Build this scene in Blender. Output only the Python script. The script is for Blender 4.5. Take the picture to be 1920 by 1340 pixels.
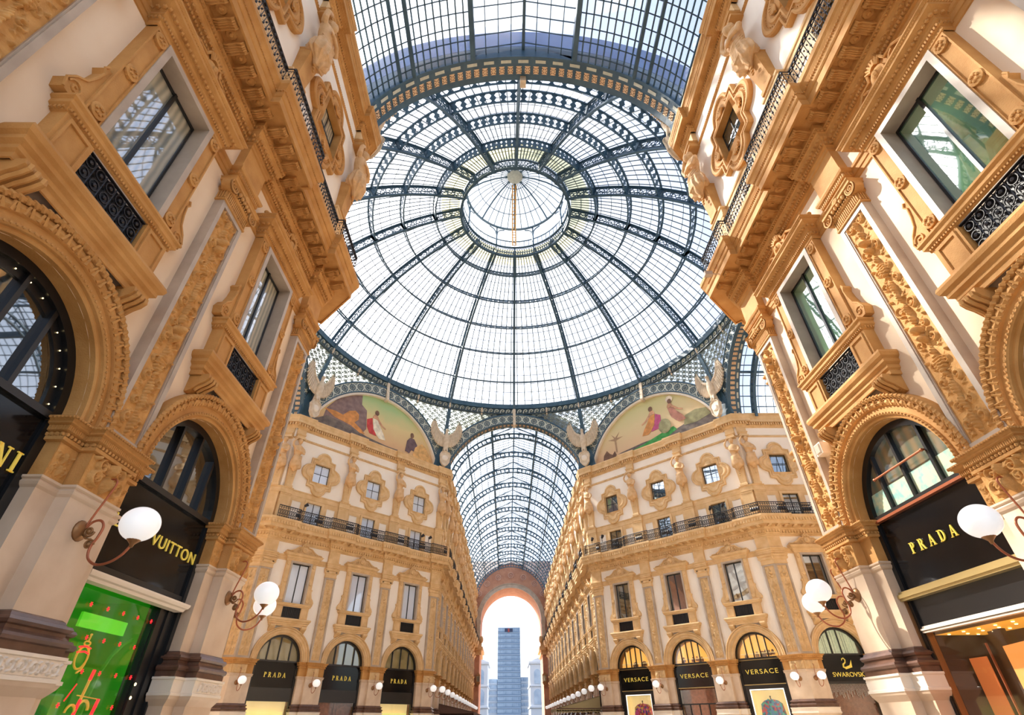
import bpy, math, random
import numpy as np
from mathutils import Vector, Matrix
random.seed(7)
PI=math.pi
sc=bpy.context.scene
for o in list(bpy.data.objects): bpy.data.objects.remove(o)
COL=sc.collection
# ---------------------------------------------------------------- camera
CX,CY,CZ=-0.794,-29.565,1.6
_p,_y,_r=0.62616,0.01282,-0.00773
F_=Vector((math.sin(_y)*math.cos(_p),math.cos(_y)*math.cos(_p),math.sin(_p)))
R_=Vector((math.cos(_y),-math.sin(_y),0)); U_=R_.cross(F_)
R2=R_*math.cos(_r)+U_*math.sin(_r); U2=-R_*math.sin(_r)+U_*math.cos(_r)
cd=bpy.data.cameras.new('camera'); co=bpy.data.objects.new('camera',cd); COL.objects.link(co)
co.matrix_world=Matrix(((R2.x,U2.x,-F_.x,CX),(R2.y,U2.y,-F_.y,CY),(R2.z,U2.z,-F_.z,CZ),(0,0,0,1)))
cd.sensor_fit='HORIZONTAL'; cd.sensor_width=36; cd.lens=951.37/1920*36; cd.clip_end=3000; cd.clip_start=.05
sc.camera=co
# ---------------------------------------------------------------- sky, sun, exposure
SUND=Vector((-0.58,0.43,0.69)).normalized()     # towards the sun
w=bpy.data.worlds.new('world'); sc.world=w; w.use_nodes=True
nt=w.node_tree; nt.nodes.clear()
sky=nt.nodes.new('ShaderNodeTexSky'); sky.sky_type='NISHITA'; sky.sun_disc=False
sky.sun_elevation=math.asin(SUND.z); sky.sun_rotation=math.atan2(SUND.x,SUND.y)
sky.air_density=1.0; sky.dust_density=3.0; sky.ozone_density=1.5
hs=nt.nodes.new('ShaderNodeHueSaturation'); hs.inputs['Saturation'].default_value=.62; hs.inputs['Value'].default_value=1.0
bg=nt.nodes.new('ShaderNodeBackground'); bg.inputs['Strength'].default_value=0.30
wo=nt.nodes.new('ShaderNodeOutputWorld')
nt.links.new(sky.outputs[0],hs.inputs['Color']); nt.links.new(hs.outputs[0],bg.inputs['Color']); nt.links.new(bg.outputs[0],wo.inputs['Surface'])
sl=bpy.data.lights.new('sun','SUN'); sl.energy=8.5; sl.angle=math.radians(.9); sl.color=(1,.90,.76)
so=bpy.data.objects.new('sun',sl); COL.objects.link(so); so.rotation_euler=SUND.to_track_quat('Z','Y').to_euler()
so.location=(-60,30,90)
sc.view_settings.view_transform='Standard'; sc.view_settings.look='None'; sc.view_settings.gamma=1
sc.view_settings.use_curve_mapping=False; sc.view_settings.exposure=0.72
try:
    sc.cycles.max_bounces=10; sc.cycles.diffuse_bounces=5; sc.cycles.transparent_max_bounces=24; sc.cycles.glossy_bounces=4
    sc.cycles.caustics_reflective=False; sc.cycles.caustics_refractive=False; sc.cycles.sample_clamp_indirect=6
except Exception: pass
# ---------------------------------------------------------------- materials
def mat(name,col,rough=.6,col2=None,scale=3.,bump=0.,bscale=30.,metal=0.,emit=None,es=0.,detail=4,vor=False,spec=.5):
    m=bpy.data.materials.new(name); m.use_nodes=True; n=m.node_tree; b=n.nodes['Principled BSDF']
    b.inputs['Base Color'].default_value=(*col,1); b.inputs['Roughness'].default_value=rough; b.inputs['Metallic'].default_value=metal
    b.inputs['Specular IOR Level'].default_value=spec
    tc=n.nodes.new('ShaderNodeTexCoord')
    if col2:
        t=n.nodes.new('ShaderNodeTexNoise'); t.inputs['Scale'].default_value=scale; t.inputs['Detail'].default_value=detail
        r=n.nodes.new('ShaderNodeValToRGB'); r.color_ramp.elements[0].position=.35; r.color_ramp.elements[1].position=.68
        r.color_ramp.elements[0].color=(*col,1); r.color_ramp.elements[1].color=(*col2,1)
        n.links.new(tc.outputs['Object'],t.inputs['Vector']); n.links.new(t.outputs['Fac'],r.inputs['Fac']); n.links.new(r.outputs['Color'],b.inputs['Base Color'])
    if bump:
        t=n.nodes.new('ShaderNodeTexVoronoi' if vor else 'ShaderNodeTexNoise'); t.inputs['Scale'].default_value=bscale
        if not vor: t.inputs['Detail'].default_value=5
        bp=n.nodes.new('ShaderNodeBump'); bp.inputs['Strength'].default_value=bump; bp.inputs['Distance'].default_value=.03
        n.links.new(tc.outputs['Object'],t.inputs['Vector']); n.links.new(t.outputs[0],bp.inputs['Height']); n.links.new(bp.outputs[0],b.inputs['Normal'])
    if emit: b.inputs['Emission Color'].default_value=(*emit,1); b.inputs['Emission Strength'].default_value=es
    return m
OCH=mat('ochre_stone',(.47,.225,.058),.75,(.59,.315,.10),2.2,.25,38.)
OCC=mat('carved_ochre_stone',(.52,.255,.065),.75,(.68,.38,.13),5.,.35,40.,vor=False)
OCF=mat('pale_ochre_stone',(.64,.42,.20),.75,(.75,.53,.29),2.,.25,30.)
CRM=mat('cream_plaster',(.80,.64,.47),.85,(.86,.72,.56),.8,.05,60.)
CRW=mat('white_plaster',(.88,.80,.70),.85,(.91,.85,.77),.8,.05,60.)
MRB=mat('beige_marble',(.60,.45,.32),.35,(.72,.57,.43),1.4,.03,20.)
MRL=mat('pale_marble',(.80,.70,.58),.4,(.86,.78,.67),1.6,.03,20.)
GRM=mat('grey_marble',(.40,.32,.25),.4,(.52,.43,.34),1.8)
RED=mat('dark_red_marble',(.10,.05,.032),.3,(.17,.085,.055),4.)
IRN=mat('blue_grey_iron',(.035,.085,.135),.45,(.055,.12,.18),2.)
IRL=mat('light_blue_grey_iron',(.10,.17,.23),.5)
BAR=mat('glazing_bar_iron',(.05,.08,.10),.5)
BLK=mat('black_wrought_iron',(.012,.012,.018),.45)
BLF=mat('black_painted_frame',(.008,.008,.009),.3)
SGN=mat('black_gloss_board',(.006,.006,.007),.1,spec=.25)
GLD=mat('gold_letter',(.80,.62,.10),.35,emit=(.8,.6,.1),es=.12)
GLM=mat('brass_band',(.55,.42,.18),.35,metal=.6)
COP=mat('copper_tube',(.42,.13,.06),.35,metal=.55)
BRZ=mat('bronze',(.30,.15,.06),.4,metal=.6)
GLB=mat('white_opal_glass',(.9,.9,.9),.12,emit=(1,.98,.97),es=.28)
STT=mat('statue_stone',(.60,.36,.16),.7,(.72,.47,.25),4.,.35,30.)
STW=mat('pale_statue_stone',(.62,.50,.36),.7,(.74,.62,.48),4.,.3,30.)
FLR=mat('mosaic_floor',(.66,.56,.44),.4,(.78,.69,.56),.6)
FRZ=mat('pale_green_grey_metal',(.50,.53,.46),.6,(.60,.62,.54),6.)
ORT=mat('cream_terracotta_tile',(.80,.56,.34),.7,(.86,.66,.45),8.)
RBL=mat('roof_metal_with_reflection_tint',(.015,.07,.27),.4,(.04,.13,.38),1.5)  # saturated blue of the metal's reflection is put into the base colour
LAT=mat('weathered_lattice_metal',(.20,.24,.22),.6)
def pane(name,tint,refl=.12,trans=.2,rough=.03,clear=(1,1,1)):
    m=bpy.data.materials.new(name); m.use_nodes=True; n=m.node_tree; n.nodes.clear()
    o=n.nodes.new('ShaderNodeOutputMaterial'); a=n.nodes.new('ShaderNodeBsdfTransparent'); a.inputs[0].default_value=(*clear,1)
    b=n.nodes.new('ShaderNodeBsdfTranslucent'); b.inputs[0].default_value=(*tint,1)
    g=n.nodes.new('ShaderNodeBsdfGlossy'); g.inputs['Roughness'].default_value=rough
    x=n.nodes.new('ShaderNodeMixShader'); x.inputs[0].default_value=trans; y=n.nodes.new('ShaderNodeMixShader'); y.inputs[0].default_value=refl
    tc=n.nodes.new('ShaderNodeTexCoord'); t=n.nodes.new('ShaderNodeTexNoise'); t.inputs['Scale'].default_value=.35
    mr=n.nodes.new('ShaderNodeMapRange'); mr.inputs['To Min'].default_value=trans*.5; mr.inputs['To Max'].default_value=min(1,trans*1.5)
    n.links.new(tc.outputs['Object'],t.inputs['Vector']); n.links.new(t.outputs['Fac'],mr.inputs['Value']); n.links.new(mr.outputs[0],x.inputs[0])
    n.links.new(a.outputs[0],x.inputs[1]); n.links.new(b.outputs[0],x.inputs[2]); n.links.new(x.outputs[0],y.inputs[1]); n.links.new(g.outputs[0],y.inputs[2]); n.links.new(y.outputs[0],o.inputs[0])
    return m
GDM=pane('dome_glass',(.92,.96,1),.05,.22,clear=(.93,.96,1))
GVT=pane('vault_glass',(.9,.95,1),.06,.2,clear=(.88,.94,1))
GPN=pane('frosted_pendentive_glass',(.80,.90,.80),.04,.5)
GSH=pane('shop_glass',(.5,.5,.5),.06,.02)
GYE=pane('yellowed_dome_glass',(.80,.72,.42),.05,.5,clear=(.85,.78,.50))
def mirror(name,col,refl,stripe=None,rough=.02):
    m=bpy.data.materials.new(name); m.use_nodes=True; n=m.node_tree; n.nodes.clear()
    o=n.nodes.new('ShaderNodeOutputMaterial'); d=n.nodes.new('ShaderNodeBsdfDiffuse'); d.inputs[0].default_value=(*col,1)
    g=n.nodes.new('ShaderNodeBsdfGlossy'); g.inputs['Roughness'].default_value=rough; g.inputs[0].default_value=(.9,.95,1,1)
    x=n.nodes.new('ShaderNodeMixShader'); x.inputs[0].default_value=refl
    tc=n.nodes.new('ShaderNodeTexCoord')
    if stripe:
        wv=n.nodes.new('ShaderNodeTexWave'); wv.inputs['Scale'].default_value=stripe[1]; wv.inputs['Distortion'].default_value=1.5; wv.inputs['Detail'].default_value=1
        r=n.nodes.new('ShaderNodeValToRGB'); r.color_ramp.elements[0].color=(*col,1); r.color_ramp.elements[1].color=(*stripe[0],1)
        n.links.new(tc.outputs['Object'],wv.inputs['Vector']); n.links.new(wv.outputs['Fac'],r.inputs['Fac']); n.links.new(r.outputs[0],d.inputs[0])
    t=n.nodes.new('ShaderNodeTexNoise'); t.inputs['Scale'].default_value=1.1; bp=n.nodes.new('ShaderNodeBump'); bp.inputs['Strength'].default_value=.10; bp.inputs['Distance'].default_value=.01
    n.links.new(tc.outputs['Object'],t.inputs['Vector']); n.links.new(t.outputs['Fac'],bp.inputs['Height']); n.links.new(bp.outputs[0],g.inputs['Normal'])
    n.links.new(d.outputs[0],x.inputs[1]); n.links.new(g.outputs[0],x.inputs[2]); n.links.new(x.outputs[0],o.inputs[0]); return m
WCUR=mirror('window_with_pleated_curtain',(.60,.56,.42),.42,((.30,.30,.24),2.2))
WGRN=mirror('green_tinted_window',(.14,.30,.15),.5)
WBLU=mirror('window_with_painted_sky_reflection',(.66,.74,.88),.12)  # pale blue diffuse stands in for sky reflected in the panes
WDRK=mirror('dark_window_glass',(.05,.05,.035),.32)
WLUN=mirror('dark_lunette_glass',(.02,.017,.012),.30)
# ---------------------------------------------------------------- mesh builder
class MB:
    def __init__(s): s.v=[]; s.f=[]
    def add(s,vs,fs):
        k=len(s.v); s.v.extend([tuple(map(float,p)) for p in vs]); s.f.extend([tuple(i+k for i in f) for f in fs]); return s
    def box(s,x0,x1,y0,y1,z0,z1):
        return s.add([(x0,y0,z0),(x1,y0,z0),(x1,y1,z0),(x0,y1,z0),(x0,y0,z1),(x1,y0,z1),(x1,y1,z1),(x0,y1,z1)],
            [(0,3,2,1),(4,5,6,7),(0,1,5,4),(1,2,6,5),(2,3,7,6),(3,0,4,7)])
    def prism(s,pts,y0,y1):   # outline in x,z extruded along y
        n=len(pts); v=[(x,y0,z) for x,z in pts]+[(x,y1,z) for x,z in pts]
        return s.add(v,[tuple(range(n)),tuple(range(2*n-1,n-1,-1))]+[(i,i+n,(i+1)%n+n,(i+1)%n) for i in range(n)])
    def hprism(s,pts,z0,z1):  # outline in x,y extruded along z
        n=len(pts); v=[(x,y,z0) for x,y in pts]+[(x,y,z1) for x,y in pts]
        return s.add(v,[tuple(range(n-1,-1,-1)),tuple(range(n,2*n))]+[(i,(i+1)%n,(i+1)%n+n,i+n) for i in range(n)])
    def loft(s,rings,closed=True,cap=True):
        n=len(rings[0]); v=[p for r in rings for p in r]; f=[]
        for i in range(len(rings)-1):
            for j in range(n if closed else n-1):
                a=i*n+j; b=i*n+(j+1)%n; f.append((a,b,b+n,a+n))
        if cap and closed: f.append(tuple(range(n-1,-1,-1))); f.append(tuple(range((len(rings)-1)*n,len(rings)*n)))
        return s.add(v,f)
    def lathe(s,prof,c=(0,0,0),n=16,axis='z',ey=1.):
        R=[]
        for r,h in prof:
            ring=[]
            for i in range(n):
                a=2*PI*i/n; p=(r*math.cos(a),r*math.sin(a)*ey,h)
                if axis=='y': p=(p[0],p[2],p[1])
                if axis=='x': p=(p[2],p[0],p[1])
                ring.append((p[0]+c[0],p[1]+c[1],p[2]+c[2]))
            R.append(ring)
        return s.loft(R)
    def sphere(s,c,r,n=12,m=8,sx=1,sy=1,sz=1):
        R=[]
        for i in range(1,m):
            a=PI*i/m; R.append([(c[0]+sx*r*math.sin(a)*math.cos(2*PI*j/n),c[1]+sy*r*math.sin(a)*math.sin(2*PI*j/n),c[2]-sz*r*math.cos(a)) for j in range(n)])
        return s.loft(R)
    def tube(s,pts,r,n=6,cap=True):
        P=[Vector(p) for p in pts]; k=len(P); rr=r if hasattr(r,'__len__') else [r]*k
        up=None; R=[]
        for i in range(k):
            t=(P[min(i+1,k-1)]-P[max(i-1,0)])
            t=t.normalized() if t.length>1e-9 else Vector((0,0,1))
            if up is None: up=Vector((0,0,1)) if abs(t.z)<.9 else Vector((1,0,0))
            a=t.cross(up)
            if a.length<1e-4: a=t.cross(Vector((1,.3,.1)))
            a.normalize(); up=a.cross(t)
            R.append([tuple(P[i]+rr[i]*(a*math.cos(2*PI*j/n)+up*math.sin(2*PI*j/n))) for j in range(n)])
        return s.loft(R,cap=cap)
    def strip(s,A,B):     # ruled strip between two point rows
        n=len(A); return s.add(list(A)+list(B),[(i,i+1,n+i+1,n+i) for i in range(n-1)])
    def arc(s,prof,cx,cz,a0=0,a1=PI,n=32):   # prof list of (r,y) swept round an arc in the x,z plane
        A=[a0+(a1-a0)*i/n for i in range(n+1)]
        return s.loft([[(cx+r*math.cos(a),y,cz+r*math.sin(a)) for a in A] for r,y in prof],closed=False)
    def band(s,cx,cz,r0,r1,y0,y1,a0=0,a1=PI,n=32): return s.arc([(r0,y1),(r0,y0),(r1,y0),(r1,y1),(r0,y1)],cx,cz,a0,a1,n)
    def xf(s,M):
        s.v=[tuple(M@Vector(p)) for p in s.v]; return s
    def merge(s,o,M=None):
        return s.add([tuple(M@Vector(p)) for p in o.v] if M else o.v,o.f)
    def mesh(s,name,m=None,smooth=False):
        me=bpy.data.meshes.new(name); me.from_pydata(s.v,[],s.f); 
        if m: me.materials.append(m)
        if smooth: me.polygons.foreach_set('use_smooth',[True]*len(me.polygons))
        me.update(); return me
def offs(path,p):      # offset a plan polyline to its right by p (mitred)
    n=len(path); out=[]
    for i in range(n):
        a=Vector(path[i]); 
        d0=(a-Vector(path[i-1])).normalized() if i>0 else None; d1=(Vector(path[i+1])-a).normalized() if i<n-1 else None
        if d0 is None: d0=d1
        if d1 is None: d1=d0
        n0=Vector((d0.y,-d0.x)); n1=Vector((d1.y,-d1.x)); m=n0+n1
        if m.length<1e-6: m=n0
        m.normalize(); k=m.dot(n0); out.append(tuple(a+m*(p/max(k,.3))))
    return out
def sweep(mb,path,prof):   # prof (p,z)
    return mb.loft([[(x,y,z) for x,y in offs(path,p)] for p,z in prof],closed=False)
def obj(name,me,parent=None,loc=(0,0,0),rz=0,M=None):
    o=bpy.data.objects.new(name,me); COL.objects.link(o)
    if M is not None: o.matrix_basis=M
    else: o.location=loc; o.rotation_euler=(0,0,rz)
    if parent: o.parent=parent
    return o
NAMEU={}
def setp(o,label=None,cat=None,group=None,kind=None):
    if label: o['label']=label
    if cat: o['category']=cat
    if group: o['group']=group
    if kind: o['kind']=kind
    return o
def build(name,parts,loc=(0,0,0),rz=0,**kw):
    # parts: (name, mesh, local_loc, local_rz, subparts)
    r=obj(name,None,None,loc,rz); r.empty_display_size=.2; setp(r,**kw)
    def rec(ps,par):
        for q in ps:
            n,me=q[0],q[1]; l=q[2] if len(q)>2 else (0,0,0); a=q[3] if len(q)>3 else 0
            o=obj(n,me,par,l,a)
            if len(q)>4 and q[4]: rec(q[4],o)
            if len(q)>5 and q[5]: o['label']=q[5]
    rec(parts,r); return r
def remesh(mb,vox,name,m,smooth=True):
    me=mb.mesh('tmp'); o=bpy.data.objects.new('tmp',me); COL.objects.link(o)
    md=o.modifiers.new('r','REMESH'); md.mode='VOXEL'; md.voxel_size=vox
    ms=o.modifiers.new('s','SMOOTH'); ms.factor=.5; ms.iterations=1
    dg=bpy.context.evaluated_depsgraph_get(); me2=bpy.data.meshes.new_from_object(o.evaluated_get(dg)); me2.name=name
    bpy.data.objects.remove(o); bpy.data.meshes.remove(me)
    me2.materials.clear(); me2.materials.append(m)
    if smooth: me2.polygons.foreach_set('use_smooth',[True]*len(me2.polygons))
    return me2
# ---------------------------------------------------------------- carved relief
class Relief:
    def __init__(s,w,h,dx): s.w,s.h,s.dx=w,h,dx; s.nx=max(3,int(w/dx)+1); s.nz=max(3,int(h/dx)+1); s.H=np.zeros((s.nz,s.nx)); s.X=np.linspace(-w/2,w/2,s.nx); s.Z=np.linspace(0,h,s.nz)
    def blob(s,x,z,r,a=1.):
        i0=np.searchsorted(s.X,x-r);i1=np.searchsorted(s.X,x+r);j0=np.searchsorted(s.Z,z-r);j1=np.searchsorted(s.Z,z+r)
        if i1<=i0 or j1<=j0: return
        d=((s.X[None,i0:i1]-x)**2+(s.Z[j0:j1,None]-z)**2)/r**2
        h=a*r*np.sqrt(np.clip(1-d,0,1)); s.H[j0:j1,i0:i1]=np.maximum(s.H[j0:j1,i0:i1],h)
    def line(s,pts,r,a=1.,r1=None):
        for k in range(len(pts)-1):
            (x0,z0),(x1,z1)=pts[k],pts[k+1]; L=math.hypot(x1-x0,z1-z0); n=max(1,int(L/(r*.45)))
            for i in range(n):
                t=i/n; rr=r if r1 is None else r+(r1-r)*(k+t)/(len(pts)-1); s.blob(x0+(x1-x0)*t,z0+(z1-z0)*t,rr,a)
    def spiral(s,cx,cz,R,turn,dirn,a0,r,a=1.):
        n=26; pts=[]
        for i in range(n+1):
            t=i/n; q=a0+dirn*turn*2*PI*t; rr=R*(1-t)**.8; pts.append((cx+rr*math.cos(q),cz+rr*math.sin(q)))
        s.line(pts,r,a,r*.6)
    def rosette(s,cx,cz,R,n=6):
        for i in range(n): s.blob(cx+R*.6*math.cos(2*PI*i/n),cz+R*.6*math.sin(2*PI*i/n),R*.42)
        s.blob(cx,cz,R*.35,1.3)
    def leaf(s,x,z,ang,L,r):
        for k in (-1,0,1):
            a=ang+k*.55; l=L*(1 if k==0 else .7)
            s.line([(x,z),(x+l*.5*math.cos(a),z+l*.5*math.sin(a)),(x+l*math.cos(a+k*.3),z+l*math.sin(a+k*.3))],r*1.1,1.,r*.4)
    def candelabra(s,seed=1,k=1.25,stem=True):
        rnd=random.Random(seed); w=s.w; P=w*k; z=.04; i=0
        while z<s.h-P*.45:
            P=w*k*rnd.uniform(.85,1.15)
            if stem:
                for t in np.linspace(0,1,14): s.blob(0,z+t*P,w*(.022+.045*abs(math.sin(t*PI*2+i))),1.3)
            t=rnd.random()
            for sg in (-1,1):
                c=(sg*w*.25,z+P*.42)
                if t<.5: s.spiral(c[0],c[1],w*.20,1.5,sg*(1 if i%2 else -1),-PI/2 if i%2 else PI/2,w*.034,1.4)
                else:
                    s.spiral(c[0],c[1]-P*.1,w*.15,1.3,sg,-PI/2,w*.032,1.4); s.spiral(c[0]*.9,c[1]+P*.3,w*.12,1.3,-sg,PI/2,w*.03,1.4)
                s.rosette(c[0],c[1],w*.075,5)
                s.leaf(c[0],z+P*.08,PI/2-sg*.9,w*.22,w*.026); s.leaf(sg*w*.08,z+P*.75,PI/2-sg*.8,w*.28,w*.026)
                s.leaf(sg*w*.1,z+P*.5,PI/2-sg*1.9,w*.2,w*.022)
                s.blob(sg*w*.4,z+P*.9,w*.05)
            if i%3==1:   # vase
                for q in range(6): s.line([(-w*.16*math.sin(.5+q*.45),z+P*(.55+q*.07)),(w*.16*math.sin(.5+q*.45),z+P*(.55+q*.07))],w*.05,1.2)
            if i%3==2:   # mask / putto
                s.blob(0,z+P*.62,w*.15,1.1); s.blob(0,z+P*.38,w*.12,1.2); s.line([(-.12*w,z+P*.4),(-.3*w,z+P*.55)],w*.05); s.line([(.12*w,z+P*.4),(.3*w,z+P*.55)],w*.05)
            z+=P; i+=1
        return s
    def mesh(s,name,m,depth=1.,arc=None):
        X,Z=np.meshgrid(s.X,s.Z); H=s.H*depth; H[0]=H[-1]=0; H[:,0]=H[:,-1]=0
        v=np.stack([X,-H,Z],-1).reshape(-1,3); nx,nz=s.nx,s.nz
        i=np.arange(nx*nz).reshape(nz,nx); f=np.stack([i[:-1,:-1],i[:-1,1:],i[1:,1:],i[1:,:-1]],-1).reshape(-1,4)
        me=bpy.data.meshes.new(name); me.from_pydata(v.tolist(),[],f.tolist()); me.materials.append(m); me.polygons.foreach_set('use_smooth',[True]*len(f)); return me
# ================================================================ facade elements (local frame: x along wall, y into wall, z up)
X0=6.625; YC=17.51; S2=math.sqrt(.5); LD=(YC-X0)/S2    # pilaster plane, octagon corner, diagonal length
PA,PD=4.55,LD/2-.0 ; DC=[.49,LD/2-2.4,LD/2+2.4,LD-.49]; DB=[LD/2-4.8,LD/2,LD/2+4.8]
WY=.2   # wall plane depth behind pilaster front
def pierpath(side,deep=.44,hw=.42):
    return [(-hw-side,deep),(-hw-side,WY),(-hw,WY),(-hw,0),(hw,0),(hw,WY),(hw+side,WY),(hw+side,deep)]
def cornerpath(sa,sb,deep=.44,L=.9):
    def b(u,y): return (u*S2-y*S2,u*S2+y*S2)
    return [(-L-sa,deep),(-L-sa,WY),(-L,WY),(-L,0),(0,0),b(L,0),b(L,WY),b(L+sb,WY),b(L+sb,deep)]
def lobes(mb,path,p,z,dx,r,ez=1.,ey=.8,n=5,m=4):   # row of small carved knobs along an offset path
    P=offs(path,p)
    for a,b in zip(P[:-1],P[1:]):
        L=math.dist(a,b); k=int(L/dx)
        if k<1: continue
        ang=math.atan2(b[1]-a[1],b[0]-a[0])
        for i in range(k):
            t=(i+.5)/k; x=a[0]+(b[0]-a[0])*t; y=a[1]+(b[1]-a[1])*t
            mb.sphere((x,y,z),r,n,m,1,1,ez)
def dents(mb,path,p,z0,z1,dx,w,d):
    P=offs(path,p)
    for a,b in zip(P[:-1],P[1:]):
        L=math.dist(a,b); k=int(L/dx)
        if k<1: continue
        t=Vector((b[0]-a[0],b[1]-a[1]))/L; n=Vector((t.y,-t.x))
        for i in range(k):
            c=Vector(a)+t*((i+.5)*L/k); q=[c-t*w/2,c+t*w/2,c+t*w/2+n*d,c-t*w/2+n*d]
            mb.hprism([tuple(v) for v in q],z0,z1)
REL={}
def relmesh(key,w,h,dx,seed,m=OCC,depth=1.,k=1.25,stem=True):
    if key not in REL: REL[key]=Relief(w,h,dx).candelabra(seed,k,stem).mesh(key,m,depth)
    return REL[key]
def frieze_rel(key,w,h,dx,seed,m=OCC,depth=1.):
    if key in REL: return REL[key]
    r=Relief(w,h,dx); rnd=random.Random(seed); n=max(1,round(w/(h*1.05)))
    for i in range(n):
        c=-w/2+(i+.5)*w/n; sg=1 if i%2 else -1
        r.spiral(c,h*.5,h*.36,1.5,sg,-sg*PI/2,h*.07); r.rosette(c,h*.5,h*.13); r.leaf(c-h*.4,h*.15,PI/2-.3*sg,h*.4,h*.06); r.leaf(c+h*.35,h*.75,-.5,h*.3,h*.05)
        r.blob(c+h*.48,h*.2,h*.08); r.blob(c+h*.48,h*.82,h*.08)
    REL[key]=r.mesh(key,m,depth); return REL[key]
PROF_PED=[(.1,0),(.1,1.45),(.14,1.52),(.14,1.58),(.06,1.64),(.06,1.9),(.14,2.0),(.16,2.05)]
PROF_BAND=[(0,2.05),(.17,2.05),(.17,2.09),(.145,2.10),(.145,2.285),(.17,2.295),(.17,2.33),(0,2.335)]
PROF_RED=[(.12,2.335),(.12,2.42),(.15,2.435),(.165,2.47),(.15,2.505),(.11,2.515),(.075,2.55),(.07,2.585),(.1,2.6),(.12,2.635),(.1,2.67),(.05,2.68),(.03,2.72),(0,2.74)]
PROF_SHAFT=[(0,2.72),(0,4.10),(.03,4.13),(.05,4.17),(.03,4.20),(.06,4.22),(.06,4.25),(0,4.27)]
PROF_IMP=[(0,4.25),(0,4.74),(.06,4.75),(.06,4.80),(.03,4.81),(.04,4.86),(.09,4.88),(.09,4.95),(.13,4.965),(.13,4.99),(.18,5.03),(.18,5.055),(0,5.075)]
def flutes(mb,path,p,z0,z1,dx): dents(mb,path,p,z0,z1,dx,dx*.45,.012)
def pier_parts(path,lod,tag_):
    k='pier%s%d'%(tag_,lod)
    if k in REL: return REL[k]
    P=[]
    P.append(('pedestal',sweep(MB(),path,PROF_PED).mesh('pedestal',MRB)))
    b=sweep(MB(),path,PROF_BAND)
    P.append(('carved_band',b.mesh('carved_band',MRL)))
    P.append(('base_moulding',sweep(MB(),path,PROF_RED).mesh('base_moulding',RED,False)))
    P.append(('shaft',sweep(MB(),path,PROF_SHAFT).mesh('shaft',MRB)))
    c=sweep(MB(),path,PROF_IMP)
    if lod: 
        lobes(c,path,.18,5.03,.05,.02); lobes(c,path,.055,4.83,.07,.03,1.1); flutes(c,path,.085,4.875,4.945,.035)
    else: dents(c,path,.07,4.87,4.96,.12,.06,.05)
    P.append(('capital_block',c.mesh('capital_block',OCH)))
    REL[k]=P; return P
def upper_parts(lod,cx=0.,w=.84,key=''):
    # grey marble panel frame 5.07-10.5 with ochre relief; composite capital 10.5-11.0
    hw=w/2; k='up%s%d%.2f'%(key,lod,w)
    if k not in REL:
        m=MB(); z0,z1=5.075,10.42; e=.10
        m.box(-hw,-hw+e,-.0,WY,z0,z1); m.box(hw-e,hw,0,WY,z0,z1); m.box(-hw+e,hw-e,0,WY,z0,z0+.12); m.box(-hw+e,hw-e,0,WY,z1-.1,z1)
        m.box(-hw+e,-hw+e+.025,.02,WY,z0+.12,z1-.1); m.box(hw-e-.025,hw-e,.02,WY,z0+.12,z1-.1)
        fr=m.mesh('panel_frame',GRM)
        bk=MB().box(-hw+e,hw-e,.055,WY,z0+.1,z1-.1).mesh('panel_ground',OCF if not lod else OCH)
        rw,rh=w-2*e-.05,z1-z0-.26
        rl=relmesh('rel%d%.2f'%(lod,w),rw,rh,.0125 if lod else .03,5,OCC if lod else OCF,2.4 if lod else 2.4)
        c=MB(); pth=[(-hw,WY),(-hw,0),(hw,0),(hw,WY)]
        sweep(c,pth,[(0,10.42),(.03,10.43),(.03,10.47),(.01,10.48),(.01,10.70),(.05,10.72),(.07,10.76),(.05,10.80),(.03,10.82)])
        if lod:
            dents(c,pth,.012,10.49,10.69,.05,.026,.02); lobes(c,pth,.075,10.77,.06,.026)
            # echinus and volutes
            for sg in(-1,1):
                c.lathe([(.0,-.09),(.15,-.09),(.15,.1),(.0,.1)],(sg*(hw+.02),.02,10.84),16,'y')
                c.arc([(.15,-.11),(.12,-.11),(.12,-.08),(.15,-.08)],sg*(hw+.02),10.84,0,2*PI,20)
                r=[]
                for i in range(22): t=i/21; a=t*4*PI*sg+PI/2; r.append((sg*(hw+.02)+.115*(1-t)*math.cos(a),-.09,10.84+.115*(1-t)*math.sin(a)))
                c.tube(r,.016,5)
            for i in range(5): c.sphere((-.2+.1*i,-.1,10.86),.045,6,5,1,1,1.25)
            c.lathe([(.0,-.16),(.09,-.14),(.1,-.05)],(0,0,10.99),8,'y')
        else:
            for sg in(-1,1): c.lathe([(.0,-.09),(.14,-.09),(.14,.1)],(sg*hw,.02,10.84),10,'y')
            c.box(-hw,hw,-.07,WY,10.78,10.88)
        sweep(c,[(-hw,WY),(-hw,0),(hw,0),(hw,WY)],[(.03,10.88),(.1,10.93),(.13,10.94),(.13,11.0),(.16,11.03),(0,11.04)])
        REL[k]=(fr,bk,rl,c.mesh('capital',OCH if lod else OCF,False))
    fr,bk,rl,c=REL[k]
    return [('panel_frame',fr,(cx,0,0)),('panel_ground',bk,(cx,0,0)),('carved_relief',rl,(cx,.05,5.2)),('capital',c,(cx,0,0))]
def ent_parts(path,lod,tag_):
    k='ent%s%d'%(tag_,lod)
    if k not in REL:
        m=MB()
        sweep(m,path,[(0,11.03),(.0,11.12),(.03,11.13),(.03,11.25),(.06,11.26),(.06,11.36),(.10,11.38),(.12,11.43),(.12,11.47),(.02,11.5),(.02,11.56),(0,11.58),(0,12.3)])
        if lod: lobes(m,path,.065,11.37,.06,.024); dents(m,path,.06,11.28,11.345,.055,.03,.012)
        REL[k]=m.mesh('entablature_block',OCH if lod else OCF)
    return [('entablature_block',REL[k])]
LOWREL={}
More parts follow.
